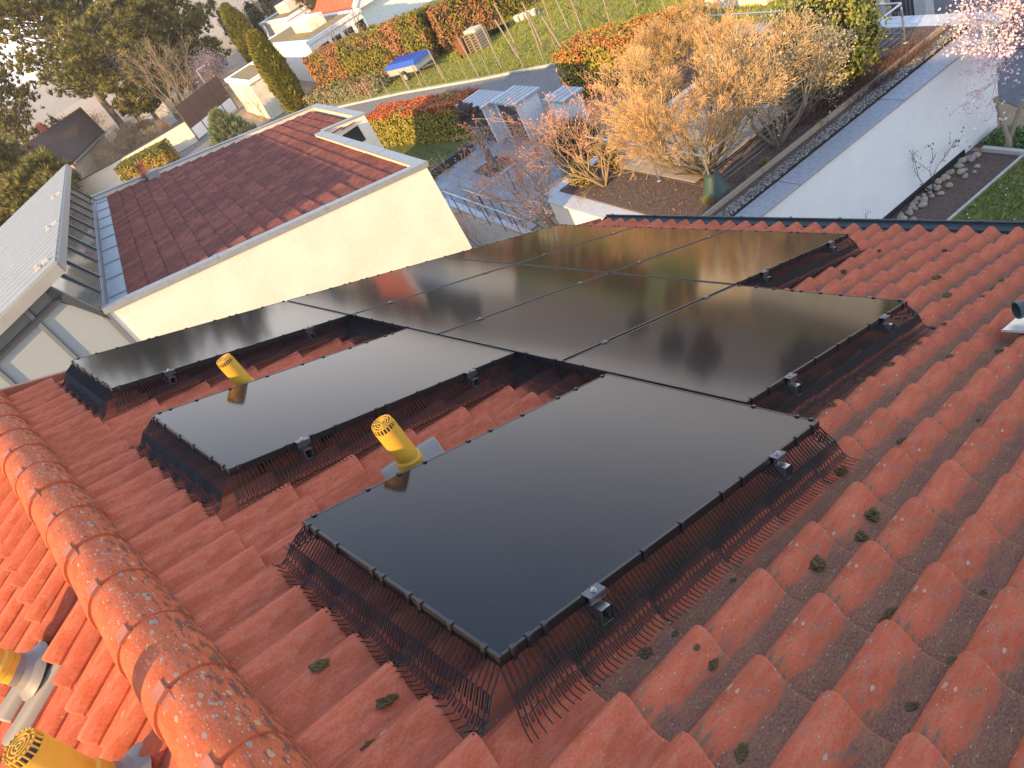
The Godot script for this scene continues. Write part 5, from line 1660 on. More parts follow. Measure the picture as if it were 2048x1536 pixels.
	for k in 5200:
		var q := AB(-3.85 - 3.2 * rng.randf(), 15.22 + 0.62 * rng.randf(), GY + 0.03 + 0.16 * rng.randf() * rng.randf())
		xs.append(Transform3D(rnd_basis(Vector3.UP, 0.5, rng.randf_range(0.05, 0.09)), q))
		cs.append(Color(0.045, 0.1, 0.02).lerp(Color(0.12, 0.2, 0.04), rng.randf()))
	many(lf, xs, cs, "foliage", M.leaf, h)
	# sapling by the white wall
	var o5 := {"wob": 0.15, "up": 0.04, "taper": 0.6, "maxd": 2, "kids": [2, 3], "spread": 0.5, "short": 0.7, "splay": 0.6, "c0": Color(0.06, 0.05, 0.04), "c1": Color(0.08, 0.07, 0.05), "buds": 3, "budspread": 1.4, "budname": "leaves", "lean": -NU * -0.5}
	bare("sapling", "small leafy sapling leaning against the white wall above the stones", "sapling", AB(-3.95, 13.6, GY), 4, 0.55, 0.012, o5, lf, [Color(0.05, 0.07, 0.03), Color(0.1, 0.13, 0.05)], 0.055)
	bare("sapling", "thin bare sapling at the white wall foot near the gutter", "sapling", AB(-3.98, 11.3, GY), 2, 0.4, 0.008, o5, lf, [Color(0.09, 0.11, 0.06), Color(0.14, 0.16, 0.08)], 0.03)
	# daisies
	xs = []; cs = []
	org = AB(-6, 12, GY)
	for k in 130:
		var q := AB(-4.85 - 2.6 * pow(rng.randf(), 1.3), rng.randf_range(8.5, 14.9), GY + 0.03)
		xs.append(Transform3D(rnd_basis(Vector3.UP, 0.2, 0.03), q)); cs.append(Color(0.8, 0.8, 0.75))
	var dz := many(leaf(1.0, 1.0), xs, cs, "daisies", M.leaf, self)
	dz.position = org
	dz.set_meta("label", "white daisies dotted over the lawn beside the garden wall"); dz.set_meta("category", "flowers")
	grass("lawn_grass", "short green grass of the daisy lawn beside the garden wall", func(): return AB(-4.85 - 3.2 * rng.randf(), rng.randf_range(8.0, 15.0), GY), 15000, 0.3, Color(0.08, 0.1, 0.02), Color(0.2, 0.2, 0.04))
	grass("meadow_grass", "tufted sunlit meadow grass between the vine posts", func():
		var a := rng.randf_range(4, 36)
		return AB(a, 21.9 - a * 0.24 + 0.4 + 17.0 * pow(rng.randf(), 1.4), GY), 34000, 0.9, Color(0.16, 0.19, 0.02), Color(0.42, 0.4, 0.07))
	grass("front_lawn_grass", "short grass of the lawn beside the terrace edging", func(): return AB(rng.randf_range(14.1, 21), rng.randf_range(7.0, 11.6), GY), 9000, 0.3, Color(0.08, 0.1, 0.02), Color(0.2, 0.2, 0.04))
	# conifers
	rng.seed = 120
	spindle("sunlit columnar cypress next to the rusty thuja hedge end", AB(41.2, 11.8, GY), 5.3, 0.85, 4200)
	spindle("columnar cypress beyond the garage, beside the dark pines", AB(70, 16.2, GY), 6.6, 1.15, 4200)
	rng.seed = 121
	var sb := AB(42.5, 7.0, GY)
	h = thing("young_spruce", "young blue green spruce with upright shoots behind the tiled roof", "tree", sb)
	b = mb()
	b.tube([sb, sb + Vector3(0, 2.6, 0)], [0.08, 0.02], 8)
	obj(b, "trunk", M.bark_dark, h)
	xs = []; cs = []
	for k in 900:
		var v := pow(rng.randf(), 1.3)
		var a := rng.randf() * TAU
		var rr := 1.75 * pow(1.0 - v, 0.75) * sqrt(rng.randf_range(0.25, 1.0))
		var q := sb + Vector3(cos(a) * rr, 0.2 + v * 2.3 + rr * 0.1, sin(a) * rr)
		var up := (Vector3.UP * 1.3 + Vector3(cos(a), 0, sin(a)) * 0.7 + Vector3(rng.randfn(), rng.randfn(), rng.randfn()) * 0.2).normalized()
		var x := up.cross(Vector3(rng.randfn(), rng.randfn(), rng.randfn())).normalized()
		var kk := rng.randf_range(0.9, 1.4)
		xs.append(Transform3D(Basis(x * kk * 0.3, up * kk * 0.8, x.cross(up) * kk * 0.3), q))
		cs.append(Color(0.1, 0.14, 0.06).lerp(Color(0.34, 0.36, 0.17), rng.randf()))
	many(M.tuft, xs, cs, "crown", M.leaf, h)
	# pines
	var pc0 := Color(0.06, 0.07, 0.01); var pc1 := Color(0.34, 0.28, 0.05)
	pine("tall sunlit pine with long bare trunk behind the dark tiled roof", AB(79, 1.5, GY), 18.5, 6.0, 0.3, 20, pc0, pc1, 11, 130)
	pine("tall sunlit pine right beside the dark roofed house gable", AB(86, 3.5, GY), 19.5, 6.0, 0.26, 20, pc0, pc1, 11, 131)
	pine("sunlit pine standing nearest the cream wall and brown fence", AB(70, 4.6, GY), 10.5, 4.2, 0.2, 16, pc0, pc1, 11, 132)
	pine("dark pine at the far end of the dark tiled roof", AB(88, -8, GY), 15.0, 5.5, 0.25, 18, pc0, pc1, 9, 133)
	pine("bushy pine low before the dark house, next to the metal roof", AB(64, -10.0, GY), 7.0, 4.2, 0.05, 16, pc0, pc1, 13, 134)
	pine("dense dark pine between the cypress and the brown fence", AB(82, 12.5, GY), 13.0, 4.6, 0.08, 20, pc0, pc1, 14, 135)
	pine("dark pine behind the brown fence, twin of the dense one", AB(78, 9.8, GY), 12.0, 4.2, 0.1, 18, pc0, pc1, 13, 136)
	pine("small pine peeping over the metal roof edge", AB(58, -6.2, GY), 4.2, 2.6, 0.05, 12, pc0, pc1, 14, 137)
	pine("sunlit pine far behind the tall ones, top hidden", AB(100, 7, GY), 18.0, 6.5, 0.2, 18, pc0, pc1, 10, 138)
	pine("pine at the far left of the dark house", AB(98, -17, GY), 13.0, 5.5, 0.15, 16, pc0, pc1, 10, 139)
	pine("bushy pine beside the metal roof's far corner", AB(75, -15, GY), 8.5, 5.0, 0.05, 15, pc0, pc1, 13, 140)
	# bare trees
	rng.seed = 150
	var o6 := {"wob": 0.13, "up": 0.06, "taper": 0.6, "maxd": 4, "kids": [4, 4, 3, 3], "spread": 0.5, "short": 0.66, "splay": 0.5, "c0": Color(0.2, 0.16, 0.11), "c1": Color(0.36, 0.27, 0.17), "buds": 2, "budspread": 2.0}
	bare("bare_tree", "spreading bare tree rising over the brown fence panels", "tree", AB(63, 7.0, GY), 4, 3.0, 0.13, o6, lf, [Color(0.3, 0.22, 0.14), Color(0.36, 0.26, 0.2)], 0.1)
	var o7 := o6.duplicate()
	o7.merge({"c1": Color(0.2, 0.15, 0.13), "splay": 0.25}, true)
	bare("bare_tree", "tall dark leafless tree standing between the pines", "tree", AB(84, 8, GY), 4, 5.0, 0.15, o7, null, [], 0.1)
	var o8 := o6.duplicate()
	o8.merge({"buds": 9, "budspread": 3.0, "budname": "blossom"}, true)
	bare("plum_tree", "purple grey blossoming tree next to the street lamp", "tree", AB(66.5, 10.9, GY), 4, 1.7, 0.09, o8, lf, [Color(0.2, 0.15, 0.19), Color(0.42, 0.34, 0.38)], 0.13)
	for e in [[57.0, -1.6, 0.9, "below the cream wall"], [61, -1.0, 1.1, "before the dark house"], [64, 0.5, 1.2, "between dark house and white gable"]]:
		bare("bare_bush", "tangled brown bare bush " + e[3], "shrub", AB(e[0] + 3.0, e[1], GY), 7, e[2], 0.04, o4, lf, [Color(0.36, 0.24, 0.12), Color(0.42, 0.28, 0.14)], 0.09)
	for e in [[62, 2.5, 0.7], [66, 1.5, 0.9], [69, 3.0, 0.8], [71, 0.8, 1.0], [67, -1.5, 0.8], [73, 2.8, 0.9], [60.5, 4.2, 0.6], [75, 1.6, 0.8], [64, 4.0, 0.7]]:
		bare("scrub_bush", "tangled leafless scrub bush in the garden between cream wall and pines", "shrub", AB(e[0], e[1], GY), 6, e[2], 0.04, o4, lf, [Color(0.36, 0.24, 0.12), Color(0.42, 0.28, 0.14)], 0.1, "scrub bushes behind the cream wall")
	bare("bare_tree", "small leafless tree beside the flat roofed house beyond the hedge", "tree", AB(36.8, 16.6, GY), 3, 1.9, 0.08, o6, lf, [Color(0.4, 0.3, 0.18), Color(0.4, 0.28, 0.16)], 0.07)
	bare("climbing_vine", "bare brown vine leaning at the garage corner", "vine", AB(45.6, 10.0, GY), 3, 1.1, 0.04, o6, null, [], 0.07)
	# trees and scrub in the fields behind the cypress
	rng.seed = 155
	for e in [[548, 92, 0], [590, 70, 1], [566, 62, 0], [612, 62, 1], [640, 58, 0], [534, 52, 1], [508, 40, 2], [660, 40, 1], [592, 34, 0], [626, 28, 1], [560, 24, 2], [480, 14, 0], [528, 10, 1], [600, 6, 0], [660, 8, 1], [690, 20, 0], [455, -4, 2], [500, -14, 1], [560, -20, 0], [300, 200, 1], [200, 262, 1], [120, 300, 1], [150, 250, 2], [60, 330, 1], [30, 300, 0], [95, 270, 1]]:
		var tp := px(e[0], e[1], GY)
		var ta := (tp - PL).dot(NU); var tbb := (tp - PL).dot(NV)
		if ta > 118 or tbb > 78:
			var kf := 110.0 / ta
			tp = AB(ta * kf, tbb * kf + rng.randf_range(-2, 2), GY)
		if e[2] == 1 or e[2] == 0 and rng.randf() < 0.4:
			var ob := o6.duplicate()
			ob.merge({"minr": 0.02, "maxd": 3, "kids": [4, 4, 4]}, true)
			bare("field_tree", "leafless brown tree in the far field between cypress and white roofs", "tree", tp, 3, rng.randf_range(1.3, 2.3), 0.1, ob, lf, [Color(0.34, 0.25, 0.15), Color(0.4, 0.32, 0.18)], 0.2, "leafless trees in the far field")
		else:
			var rr := rng.randf_range(1.0, 1.9)
			blob("field_conifer", "small dark conifer in the far field between cypress and white roofs", "tree", tp + Vector3(0, rr * 1.9, 0), Vector3(rr * 0.65, rr * 1.6, rr * 0.65), 500, 0.4, lf2, Color(0.05, 0.07, 0.03), Color(0.2, 0.21, 0.09), 0.5, rr * 0.3, "conifers in the far field")
	# distant trees, each its own
	rng.seed = 160
	for k in 46:
		var a := rng.randf_range(60, 118)
		var bb := rng.randf_range(19, 34) + (a - 60) * rng.randf_range(0.1, 0.45)
		if k >= 36:
			a = rng.randf_range(-5, 75); bb = rng.randf_range(55, 78)
		var c := [[Color(0.1, 0.1, 0.03), Color(0.24, 0.21, 0.08)], [Color(0.2, 0.13, 0.08), Color(0.34, 0.24, 0.14)], [Color(0.04, 0.06, 0.03), Color(0.1, 0.13, 0.06)]][k % 3] as Array
		var rr := rng.randf_range(1.4, 3.2)
		blob("distant_tree", ["olive green tree standing in the fields beyond the houses", "leafless brown tree standing in the fields beyond the houses", "dark conifer-like tree standing in the fields beyond the houses"][k % 3], "tree", AB(a, bb, GY + rr * 1.5), Vector3(rr * 0.8, rr * 1.1, rr * 0.8), 420, 0.5, lf, c[0], c[1], 0.5, rr * 0.4, "trees in the fields beyond")
	# blossom tree at the driveway
	rng.seed = 170
	var o9 := {"wob": 0.15, "up": 0.02, "taper": 0.6, "maxd": 4, "kids": [4, 3, 3, 2], "spread": 0.55, "short": 0.72, "splay": 1.2, "c0": Color(0.09, 0.06, 0.05), "c1": Color(0.16, 0.08, 0.07), "minr": 0.003}
	var tb := AB(-5.35, 16.2, GY)
	h = thing("blossom_tree", "pink blossoming tree reaching over the end of the white wall", "tree", tb)
	b = mb()
	b.tube([tb, tb + Vector3(0.05, 1.0, 0), AB(-5.2, 16.1, -5.9)], [0.1, 0.085, 0.07], 10)
	obj(b, "trunk", M.bark_dark, h)
	b = mb()
	var tips := []
	for s in 7:
		var ang := TAU * s / 7.0
		var d := (NU * (0.55 + cos(ang) * 0.6) + NV * sin(ang) * 0.55 + Vector3(0, 0.42, 0)).normalized()
		twig(b, AB(-5.2, 16.1, -5.95), d, 0.82, 0.022, 0, o9, tips)
	obj(b, "branches", M.twig, h)
	xs = []; cs = []
	var fl := leaf(0.9, 1.0)
	for t in tips:
		for k in 9:
			xs.append(Transform3D(rnd_basis(t[1], 0.9, rng.randf_range(0.035, 0.06)), t[0] + Vector3(rng.randfn(), rng.randfn(), rng.randfn()) * 0.07))
			cs.append(Color(0.72, 0.45, 0.5).lerp(Color(0.85, 0.72, 0.72), rng.randf()))
	many(fl, xs, cs, "blossom", M.leaf, h)
func grass(called: String, label: String, where: Callable, n: int, k: float, c0: Color, c1: Color) -> void:
	var xs := []; var cs := []
	org = where.call()
	for i in n:
		var q: Vector3 = where.call()
		var s := k * rng.randf_range(0.5, 1.2)
		xs.append(Transform3D(Basis(Vector3.UP, rng.randf() * TAU).scaled(Vector3(s, s, s)), q))
		cs.append(c0.lerp(c1, rng.randf()))
	var o := many(M.blade, xs, cs, called, M.leaf, self)
	o.position = org
	o.set_meta("label", label); o.set_meta("category", "grass")
# ---------------------------------------------------------------- meadow and street
func build_meadow() -> void:
	rng.seed = 200
	# trailer
	var c := AB(30.4, 16.75, GY)
	var X := (AB(29.0, 17.1, GY) - AB(31.7, 16.35, GY)).normalized()
	var Z := X.cross(Vector3.UP)
	var h := thing("trailer", "grey single-axle trailer under a bright blue tarpaulin by the rusty hedge", "trailer", c)
	var bs := Basis(X, Vector3.UP, Z)
	var b := mb()
	b.cbox(c + Vector3(0, 0.68, 0), Vector3(2.9, 0.42, 1.4), bs, 0.02)
	for k in 6: b.cbox(c + Vector3(0, 0.66, 0) + X * (-1.4 + k * 0.56), Vector3(0.05, 0.4, 1.44), bs, 0.006)
	obj(b, "body", M.trailer_grey, h)
	b = mb()
	var y0 := c.y + 0.84; var y1 := c.y + 1.08
	var q := []
	for e in [[-1, -1], [1, -1], [1, 1], [-1, 1]]: q.append(Vector3(c.x, y0, c.z) + X * e[0] * 1.5 + Z * e[1] * 0.76)
	for e in [[-1, -1], [1, -1], [1, 1], [-1, 1]]: q.append(Vector3(c.x, y1, c.z) + X * e[0] * 1.4 + Z * e[1] * 0.55)
	box8(b, q)
	for k in 5: b.tube([Vector3(c.x, y1 + 0.005, c.z) + X * (-1.0 + k * 0.5) - Z * 0.5, Vector3(c.x, y1 + 0.02, c.z) + X * (-1.0 + k * 0.5), Vector3(c.x, y1 + 0.005, c.z) + X * (-1.0 + k * 0.5) + Z * 0.5], [0.025], 6)
	obj(b, "tarpaulin", M.blue_tarp, h)
	for s in [-1.0, 1.0]:
		b = mb()
		b.lathe(c + Vector3(0, 0.29, 0) + X * 0.15 + Z * s * 0.62, Z * s, [Vector2(0.16, 0.0), Vector2(0.27, 0.01), Vector2(0.29, 0.05), Vector2(0.29, 0.12), Vector2(0.26, 0.16), Vector2(0.17, 0.16)], 20)
		var w := obj(b, "wheel", M.rubber, h)
		b = mb()
		b.lathe(c + Vector3(0, 0.29, 0) + X * 0.15 + Z * s * 0.62, Z * s, [Vector2(0.0, 0.14), Vector2(0.06, 0.15), Vector2(0.08, 0.12), Vector2(0.17, 0.14)], 16)
		obj(b, "rim", M.trailer_grey, w)
		b = mb()
		for k in 8:
			var a0 := PI * k / 8.0; var a1 := PI * (k + 1) / 8.0
			var m: Vector3 = c + Vector3(0, 0.29, 0) + X * 0.15 + Z * s * 0.6
			b.quad(m + (X * cos(a0) + Vector3.UP * sin(a0)) * 0.36, m + (X * cos(a1) + Vector3.UP * sin(a1)) * 0.36, m + (X * cos(a1) + Vector3.UP * sin(a1)) * 0.36 + Z * s * 0.22, m + (X * cos(a0) + Vector3.UP * sin(a0)) * 0.36 + Z * s * 0.22, X * cos(a0) + Vector3.UP * sin(a0))
		obj(b, "mudguard", M.rubber, h)
	b = mb()
	b.tube([c + Vector3(0, 0.42, 0) + X * 1.1, c + Vector3(0, 0.42, 0) + X * 2.3], [0.04], 8, true)
	b.tube([c + Vector3(0, 0.42, 0) + X * 1.2 + Z * 0.5, c + Vector3(0, 0.42, 0) + X * 2.0], [0.03], 8, true)
	b.tube([c + Vector3(0, 0.42, 0) + X * 1.2 - Z * 0.5, c + Vector3(0, 0.42, 0) + X * 2.0], [0.03], 8, true)
	b.tube([c + Vector3(0, 0.02, 0) + X * 2.1, c + Vector3(0, 0.6, 0) + X * 2.1], [0.025], 8, true)
	obj(b, "drawbar", M.steel_dark, h)
	b = mb()
	b.cbox(c + Vector3(0, 0.05, 0) - X * 2.0, Vector3(1.4, 0.05, 0.08), bs); b.cbox(c + Vector3(0, 0.05, 0) - X * 2.0 + Z * 0.4, Vector3(1.4, 0.05, 0.08), bs)
	for k in 3: b.cbox(c + Vector3(0, 0.06, 0) - X * (1.5 + k * 0.45) + Z * 0.2, Vector3(0.08, 0.05, 0.48), bs)
	obj(b, "ramp", M.steel, h)
	# wheelie bin
	c = AB(27.4, 18.95, GY)
	h = thing("wheelie_bin", "brown wheelie bin standing beside the pallet stack", "bin", c)
	b = mb()
	bs = Basis(Vector3.UP, 0.5)
	q = []
	for e in [[-1, -1], [1, -1], [1, 1], [-1, 1]]: q.append(c + bs * Vector3(e[0] * 0.2, 0.05, e[1] * 0.22))
	for e in [[-1, -1], [1, -1], [1, 1], [-1, 1]]: q.append(c + bs * Vector3(e[0] * 0.25, 0.88, e[1] * 0.28))
	box8(b, q)
	obj(b, "body", M.bin_brown, h)
	b = mb()
	b.cbox(c + Vector3(0, 0.92, 0), Vector3(0.54, 0.06, 0.62), bs, 0.02)
	obj(b, "lid", M.bin_brown, h)
	for s in [-1.0, 1.0]:
		b = mb()
		b.lathe(c + bs * Vector3(s * 0.18, 0.1, 0.26), bs.x * s, [Vector2(0.0, 0.05), Vector2(0.09, 0.05), Vector2(0.1, 0.03), Vector2(0.1, 0.0)], 12)
		obj(b, "wheel", M.rubber, h)
	# pallets
	c = AB(26.6, 19.6, GY)
	bs = Basis(NU, Vector3.UP, NV.cross(Vector3.ZERO) + NU.cross(Vector3.UP)).rotated(Vector3.UP, 0.2)
	for k in 7:
		h = thing("pallet", "grey wooden pallet in the stack beside the brown bin", "pallet", c + Vector3(0, k * 0.145, 0), "stacked pallets by the brown bin")
		var p := c + Vector3(0, k * 0.145, 0)
		for j in 5:
			b = mb()
			b.cbox(p + Vector3(0, 0.13, 0) + bs.z * (-0.35 + j * 0.175), Vector3(1.2, 0.02, 0.1), bs)
			obj(b, "slat", M.old_wood, h)
		for j in 3:
			b = mb()
			b.cbox(p + Vector3(0, 0.065, 0) + bs.x * (-0.55 + j * 0.55), Vector3(0.1, 0.1, 0.8), bs)
			obj(b, "bearer", M.old_wood, h)
	for k in 3:
		h = thing("white_block", ["pale stone block on the pallet stack, at its bin end", "pale stone block on the pallet stack, in the middle", "pale stone block on the pallet stack, at its meadow end"][k], "block", c + Vector3(0, 1.015, 0) + bs.x * (-0.36 + k * 0.36))
		b = mb()
		b.cbox(c + Vector3(0, 1.1, 0) + bs.x * (-0.36 + k * 0.36), Vector3(0.33, 0.17, 0.6), bs, 0.02)
		obj(b, "block", M.stone_pale, h)
	for k in 4:
		var p := px(1036 + k * 11, 44 - k * 4, GY)
		h = thing("white_bucket", "white plastic bucket in the row on the meadow grass", "bucket", p, "white buckets on the meadow")
		b = mb()
		b.lathe(p, Vector3.UP, [Vector2(0.0, 0.0), Vector2(0.14, 0.0), Vector2(0.17, 0.32), Vector2(0.18, 0.34), Vector2(0.16, 0.34), Vector2(0.14, 0.1), Vector2(0, 0.1)], 14)
		obj(b, "pail", M.plastic_white, h)
	for k in 2:
		var p := px(985 + k * 22, 72 - k * 10, GY)
		h = thing("black_crate", ["black plastic crate lying open next to the pallets", "black plastic crate lying open next to the white buckets"][k], "crate", p)
		b = mb()
		b.cbox(p + Vector3(0, 0.03, 0), Vector3(0.75, 0.03, 0.45))
		for e in [[0.37, 0, 0.03, 0.45], [-0.37, 0, 0.03, 0.45], [0, 0.22, 0.75, 0.03], [0, -0.22, 0.75, 0.03]]: b.cbox(p + Vector3(e[0], 0.15, e[1]), Vector3(e[2], 0.28, e[3]))
		obj(b, "crate", M.plastic, h)
	# vine posts
	var i := 0
	for e in [[21.1, 17.7, 2.2, 0.02], [18.0, 18.3, 2.25, -0.03], [22.2, 16.9, 2.0, 0.05], [25.5, 16.4, 1.7, 0.02], [20.6, 18.5, 2.0, 0.12], [17.4, 19.1, 1.9, 0.14], [20.0, 19.6, 2.2, 0.03], [21.5, 21.3, 2.2, -0.02], [19.9, 21.2, 2.3, 0.04], [15.6, 20.6, 2.2, -0.04], [18.3, 20.9, 2.1, 0.01], [13.3, 21.8, 2.2, 0.02], [23.4, 20.0, 2.1, 0.06], [16.8, 23.0, 2.2, 0.0], [24.8, 22.8, 2.2, 0.03], [12.0, 24.6, 2.2, -0.02], [28.2, 15.3, 1.1, 0.03], [27.0, 15.65, 1.2, -0.05], [33.0, 13.7, 1.1, 0.02], [31.6, 14.1, 1.0, 0.02]]:
		var p := AB(e[0], e[1], GY)
		h = thing("vine_post", "weathered wooden post standing in the sunny meadow grass", "post", p, "wooden posts in the meadow")
		b = mb()
		var t: Vector3 = p + Vector3(0, e[2], 0) + NU * e[3] * e[2] * 3.0
		b.tube([p, p.lerp(t, 0.5) + NV * 0.01, t], [0.042, 0.038, 0.035], 8, true)
		obj(b, "post", M.old_wood, h)
		i += 1
	# wire fence along the road
	var f0 := AB(36.0, 12.65, GY); var f1 := AB(28.0, 15.2, GY); var f2 := AB(21.3, 16.95, GY); var f3 := AB(12.5, 19.75, GY)
	h = thing("wire_fence", "low thin wire mesh fence between the road kerb and the meadow", "fence", f2)
	b = mb()
	var segs := [[f0, f1], [f1, f2], [f2, f3]]
	for s in segs:
		var d: Vector3 = s[1] - s[0]
		for k in 7: b.tube([s[0] + Vector3(0, 0.1 + k * 0.14, 0), s[1] + Vector3(0, 0.1 + k * 0.14, 0)], [0.003], 3)
		var n := int(d.length() / 0.14)
		for k in n: b.tube([s[0] + d * (k / float(n)) + Vector3(0, 0.06, 0), s[0] + d * (k / float(n)) + Vector3(0, 0.98, 0)], [0.0025], 3)
	obj(b, "mesh", M.fence_wire, h)
	for s in segs:
		var d: Vector3 = s[1] - s[0]
		for k in 4:
			b = mb()
			var p: Vector3 = s[0] + d * (k / 4.0 + 0.02)
			b.tube([p, p + Vector3(0, 1.05, 0)], [0.025, 0.022], 6, true)
			obj(b, "post", M.old_wood, h)
	# gnarled vine stocks
	var o := {"wob": 0.3, "up": 0.02, "taper": 0.65, "maxd": 2, "kids": [2, 3], "spread": 0.8, "short": 0.7, "splay": 0.5, "c0": Color(0.12, 0.09, 0.06), "c1": Color(0.24, 0.18, 0.11)}
	for e in [[19.0, 19.0], [16.7, 19.9], [22.0, 19.0], [14.4, 20.8], [17.5, 21.6], [21.0, 22.6], [14.5, 23.6]]:
		bare("vine_stock", "gnarled leafless vine stock in the sunny meadow", "vine", AB(e[0], e[1], GY), 2, 0.7, 0.04, o, null, [], 0.1, "vine stocks in the meadow")
	# street lamp
	var lp := AB(63.6, 9.75, GY)
	h = thing("street_lamp", "slim pale street lamp with short angled arm before the dark pines", "street lamp", lp)
	b = mb()
	b.tube([lp, lp + Vector3(0, 1.2, 0), lp + Vector3(0, 3.75, 0)], [0.09, 0.075, 0.055], 10)
	obj(b, "pole", M.pole, h)
	b = mb()
	b.cbox(lp + Vector3(0, 3.78, 0) + NV * 0.45, Vector3(0.16, 0.08, 0.95), Basis(NU, Vector3.UP, NU.cross(Vector3.UP)), 0.02)
	obj(b, "lamp_head", M.pole, h)
	# long cream wall and brown fence
	h = thing("cream_garden_wall", "long sunlit cream wall running behind the clipped hedge block", "wall", AB(57, 0, GY))
	b = mb()
	var w0 := AB(55.3, 5.7, GY); var w1 := AB(57.6, -1.0, GY); var w2 := AB(63.5, -9.5, GY)
	for s in [[w0, w1], [w1, w2]]:
		var d: Vector3 = s[1] - s[0]
		var n: Vector3 = d.cross(Vector3.UP).normalized() * 0.2
		b.hexa(s[0], d, Vector3(0, 1.75, 0), n)
	obj(b, "wall", M.cream, h)
	b = mb()
	for s in [[w0, w1], [w1, w2]]:
		var d: Vector3 = s[1] - s[0]
		var n: Vector3 = d.cross(Vector3.UP).normalized() * 0.3
		b.hexa(s[0] + Vector3(0, 1.752, 0) - n * 0.16, d, Vector3(0, 0.06, 0), n)
	obj(b, "coping", M.slate_dark, h)
	var fa := AB(55.25, 5.75, GY); var fb := AB(58.6, 10.3, GY)
	h = thing("panel_fence", "tall fence of brown panels above white ones beside the cream wall", "fence", (fa + fb) * 0.5)
	var fd := (fb - fa) / 4.0
	var fn := fd.cross(Vector3.UP).normalized()
	for k in 4:
		b = mb()
		b.hexa(fa + fd * (k + 0.02) + Vector3(0, 0.12, 0), fd * 0.96, Vector3(0, 0.95, 0), fn * 0.04)
		obj(b, "white_panel", M.white_wall, h)
		for j in 9:
			b = mb()
			b.hexa(fa + fd * (k + 0.02) + Vector3(0, 1.1 + j * 0.215, 0), fd * 0.96, Vector3(0, 0.207, 0), fn * (0.04 + 0.006 * (j % 2)))
			obj(b, "plank", M.brown_wood, h)
	for k in 5:
		b = mb()
		b.cbox(fa + fd * k + Vector3(0, 1.55, 0) + fn * 0.02, Vector3(0.08, 3.1, 0.1), Basis(fd.normalized(), Vector3.UP, fn))
		obj(b, "post", M.brown_wood, h)
	# garage and flat roofed houses
	flat_house("garage", "cream garage with sedum roof behind the sunlit cypress", 44.4, 54.0, 10.3, 12.9, -4.75)
	flat_house("flat_roof_house", "long flat roofed house with dry sedum roof beyond the rusty hedge", 43.0, 60.0, 15.2, 19.6, -4.5)
	flat_house("flat_roof_house", "white flat roofed house with a sunlit roof box beyond the sedum roof", 62.0, 74.0, 19.0, 25.0, -4.0)
	h = thing("white_house", "white rendered house with a steep orange tiled roof edge beyond the hedge", "house", AB(56, 25, GY))
	b = mb()
	abox(b, 50.0, 62.0, 21.6, 33.0, GY, -4.6)
	obj(b, "wall", M.white_wall, h)
	b = mb()
	box8(b, [AB(49.6, 21.3, -4.9), AB(62.4, 21.3, -4.9), AB(62.4, 24.0, -2.6), AB(49.6, 24.0, -2.6), AB(49.6, 21.2, -4.7), AB(62.4, 21.2, -4.7), AB(62.4, 23.9, -2.4), AB(49.6, 23.9, -2.4)])
	for k in 22: box8(b, [AB(49.62 + k * 0.58, 21.25, -4.69), AB(49.8 + k * 0.58, 21.25, -4.69), AB(49.8 + k * 0.58, 23.85, -2.42), AB(49.62 + k * 0.58, 23.85, -2.42), AB(49.67 + k * 0.58, 21.2, -4.62), AB(49.75 + k * 0.58, 21.2, -4.62), AB(49.75 + k * 0.58, 23.85, -2.35), AB(49.67 + k * 0.58, 23.85, -2.35)])
	obj(b, "roof", M.red_clay, h)
	b = mb()
	abox(b, 49.3, 49.58, 21.3, 24.2, -5.1, -4.6); box8(b, [AB(49.2, 21.3, -5.0), AB(49.58, 21.3, -5.0), AB(49.58, 24.2, -2.6), AB(49.2, 24.2, -2.6), AB(49.2, 21.2, -4.7), AB(49.58, 21.2, -4.7), AB(49.58, 24.2, -2.3), AB(49.2, 24.2, -2.3)])
	obj(b, "verge", M.white_wall, h)
	# dark roofed house
	h = thing("dark_roof_house", "house with a dark brown tiled roof among the pines", "house", AB(72, -4, GY))
	var e0 := AB(62.8, -3.6, -4.6); var e1 := AB(72.5, -0.2, -4.6)
	var r0 := AB(70.0, -8.0, -1.9); var r1 := AB(82.5, -0.8, -2.2)
	b = mb()
	b.quad(e0, e1, r1, r0, Vector3.UP)
	b.quad(r0, r1, AB(90, -4, -4.6), AB(78, -12, -4.6), Vector3.UP)
	var rf := obj(b, "roof", M.dark_tile, h)
	for k in 34:
		b = mb()
		var t := (k + 0.5) / 34.0
		b.tube([e0.lerp(e1, t) + Vector3(0, 0.03, 0), r0.lerp(r1, t) + Vector3(0, 0.03, 0)], [0.07], 5)
		obj(b, "tile_row", M.dark_tile, rf)
	b = mb()
	b.tube([e0 + Vector3(0, -0.08, 0), e1 + Vector3(0, -0.08, 0)], [0.1], 8, true)
	obj(b, "gutter", M.zinc, h)
	b = mb()
	b.lathe(r0.lerp(r1, 0.45) - Vector3(0, 0.2, 0), Vector3.UP, [Vector2(0.35, 0.0), Vector2(0.35, 0.9), Vector2(0.2, 1.05), Vector2(0, 1.1)], 14)
	obj(b, "chimney", M.red_clay, h)
	b = mb()
	var ins := (r0 - e0).normalized() * 0.6
	b.prism([e0 + ins, e1 + ins, AB(86, -4, 0), AB(76, -10.5, 0)], GY, -4.75)
	obj(b, "wall", M.cream_dim, h)
	h = thing("white_gable_house", "small white gabled house wall between pines and brown bushes", "house", AB(76, 4, GY))
	b = mb()
	abox(b, 75.0, 80.0, 3.4, 6.2, GY, -4.6)
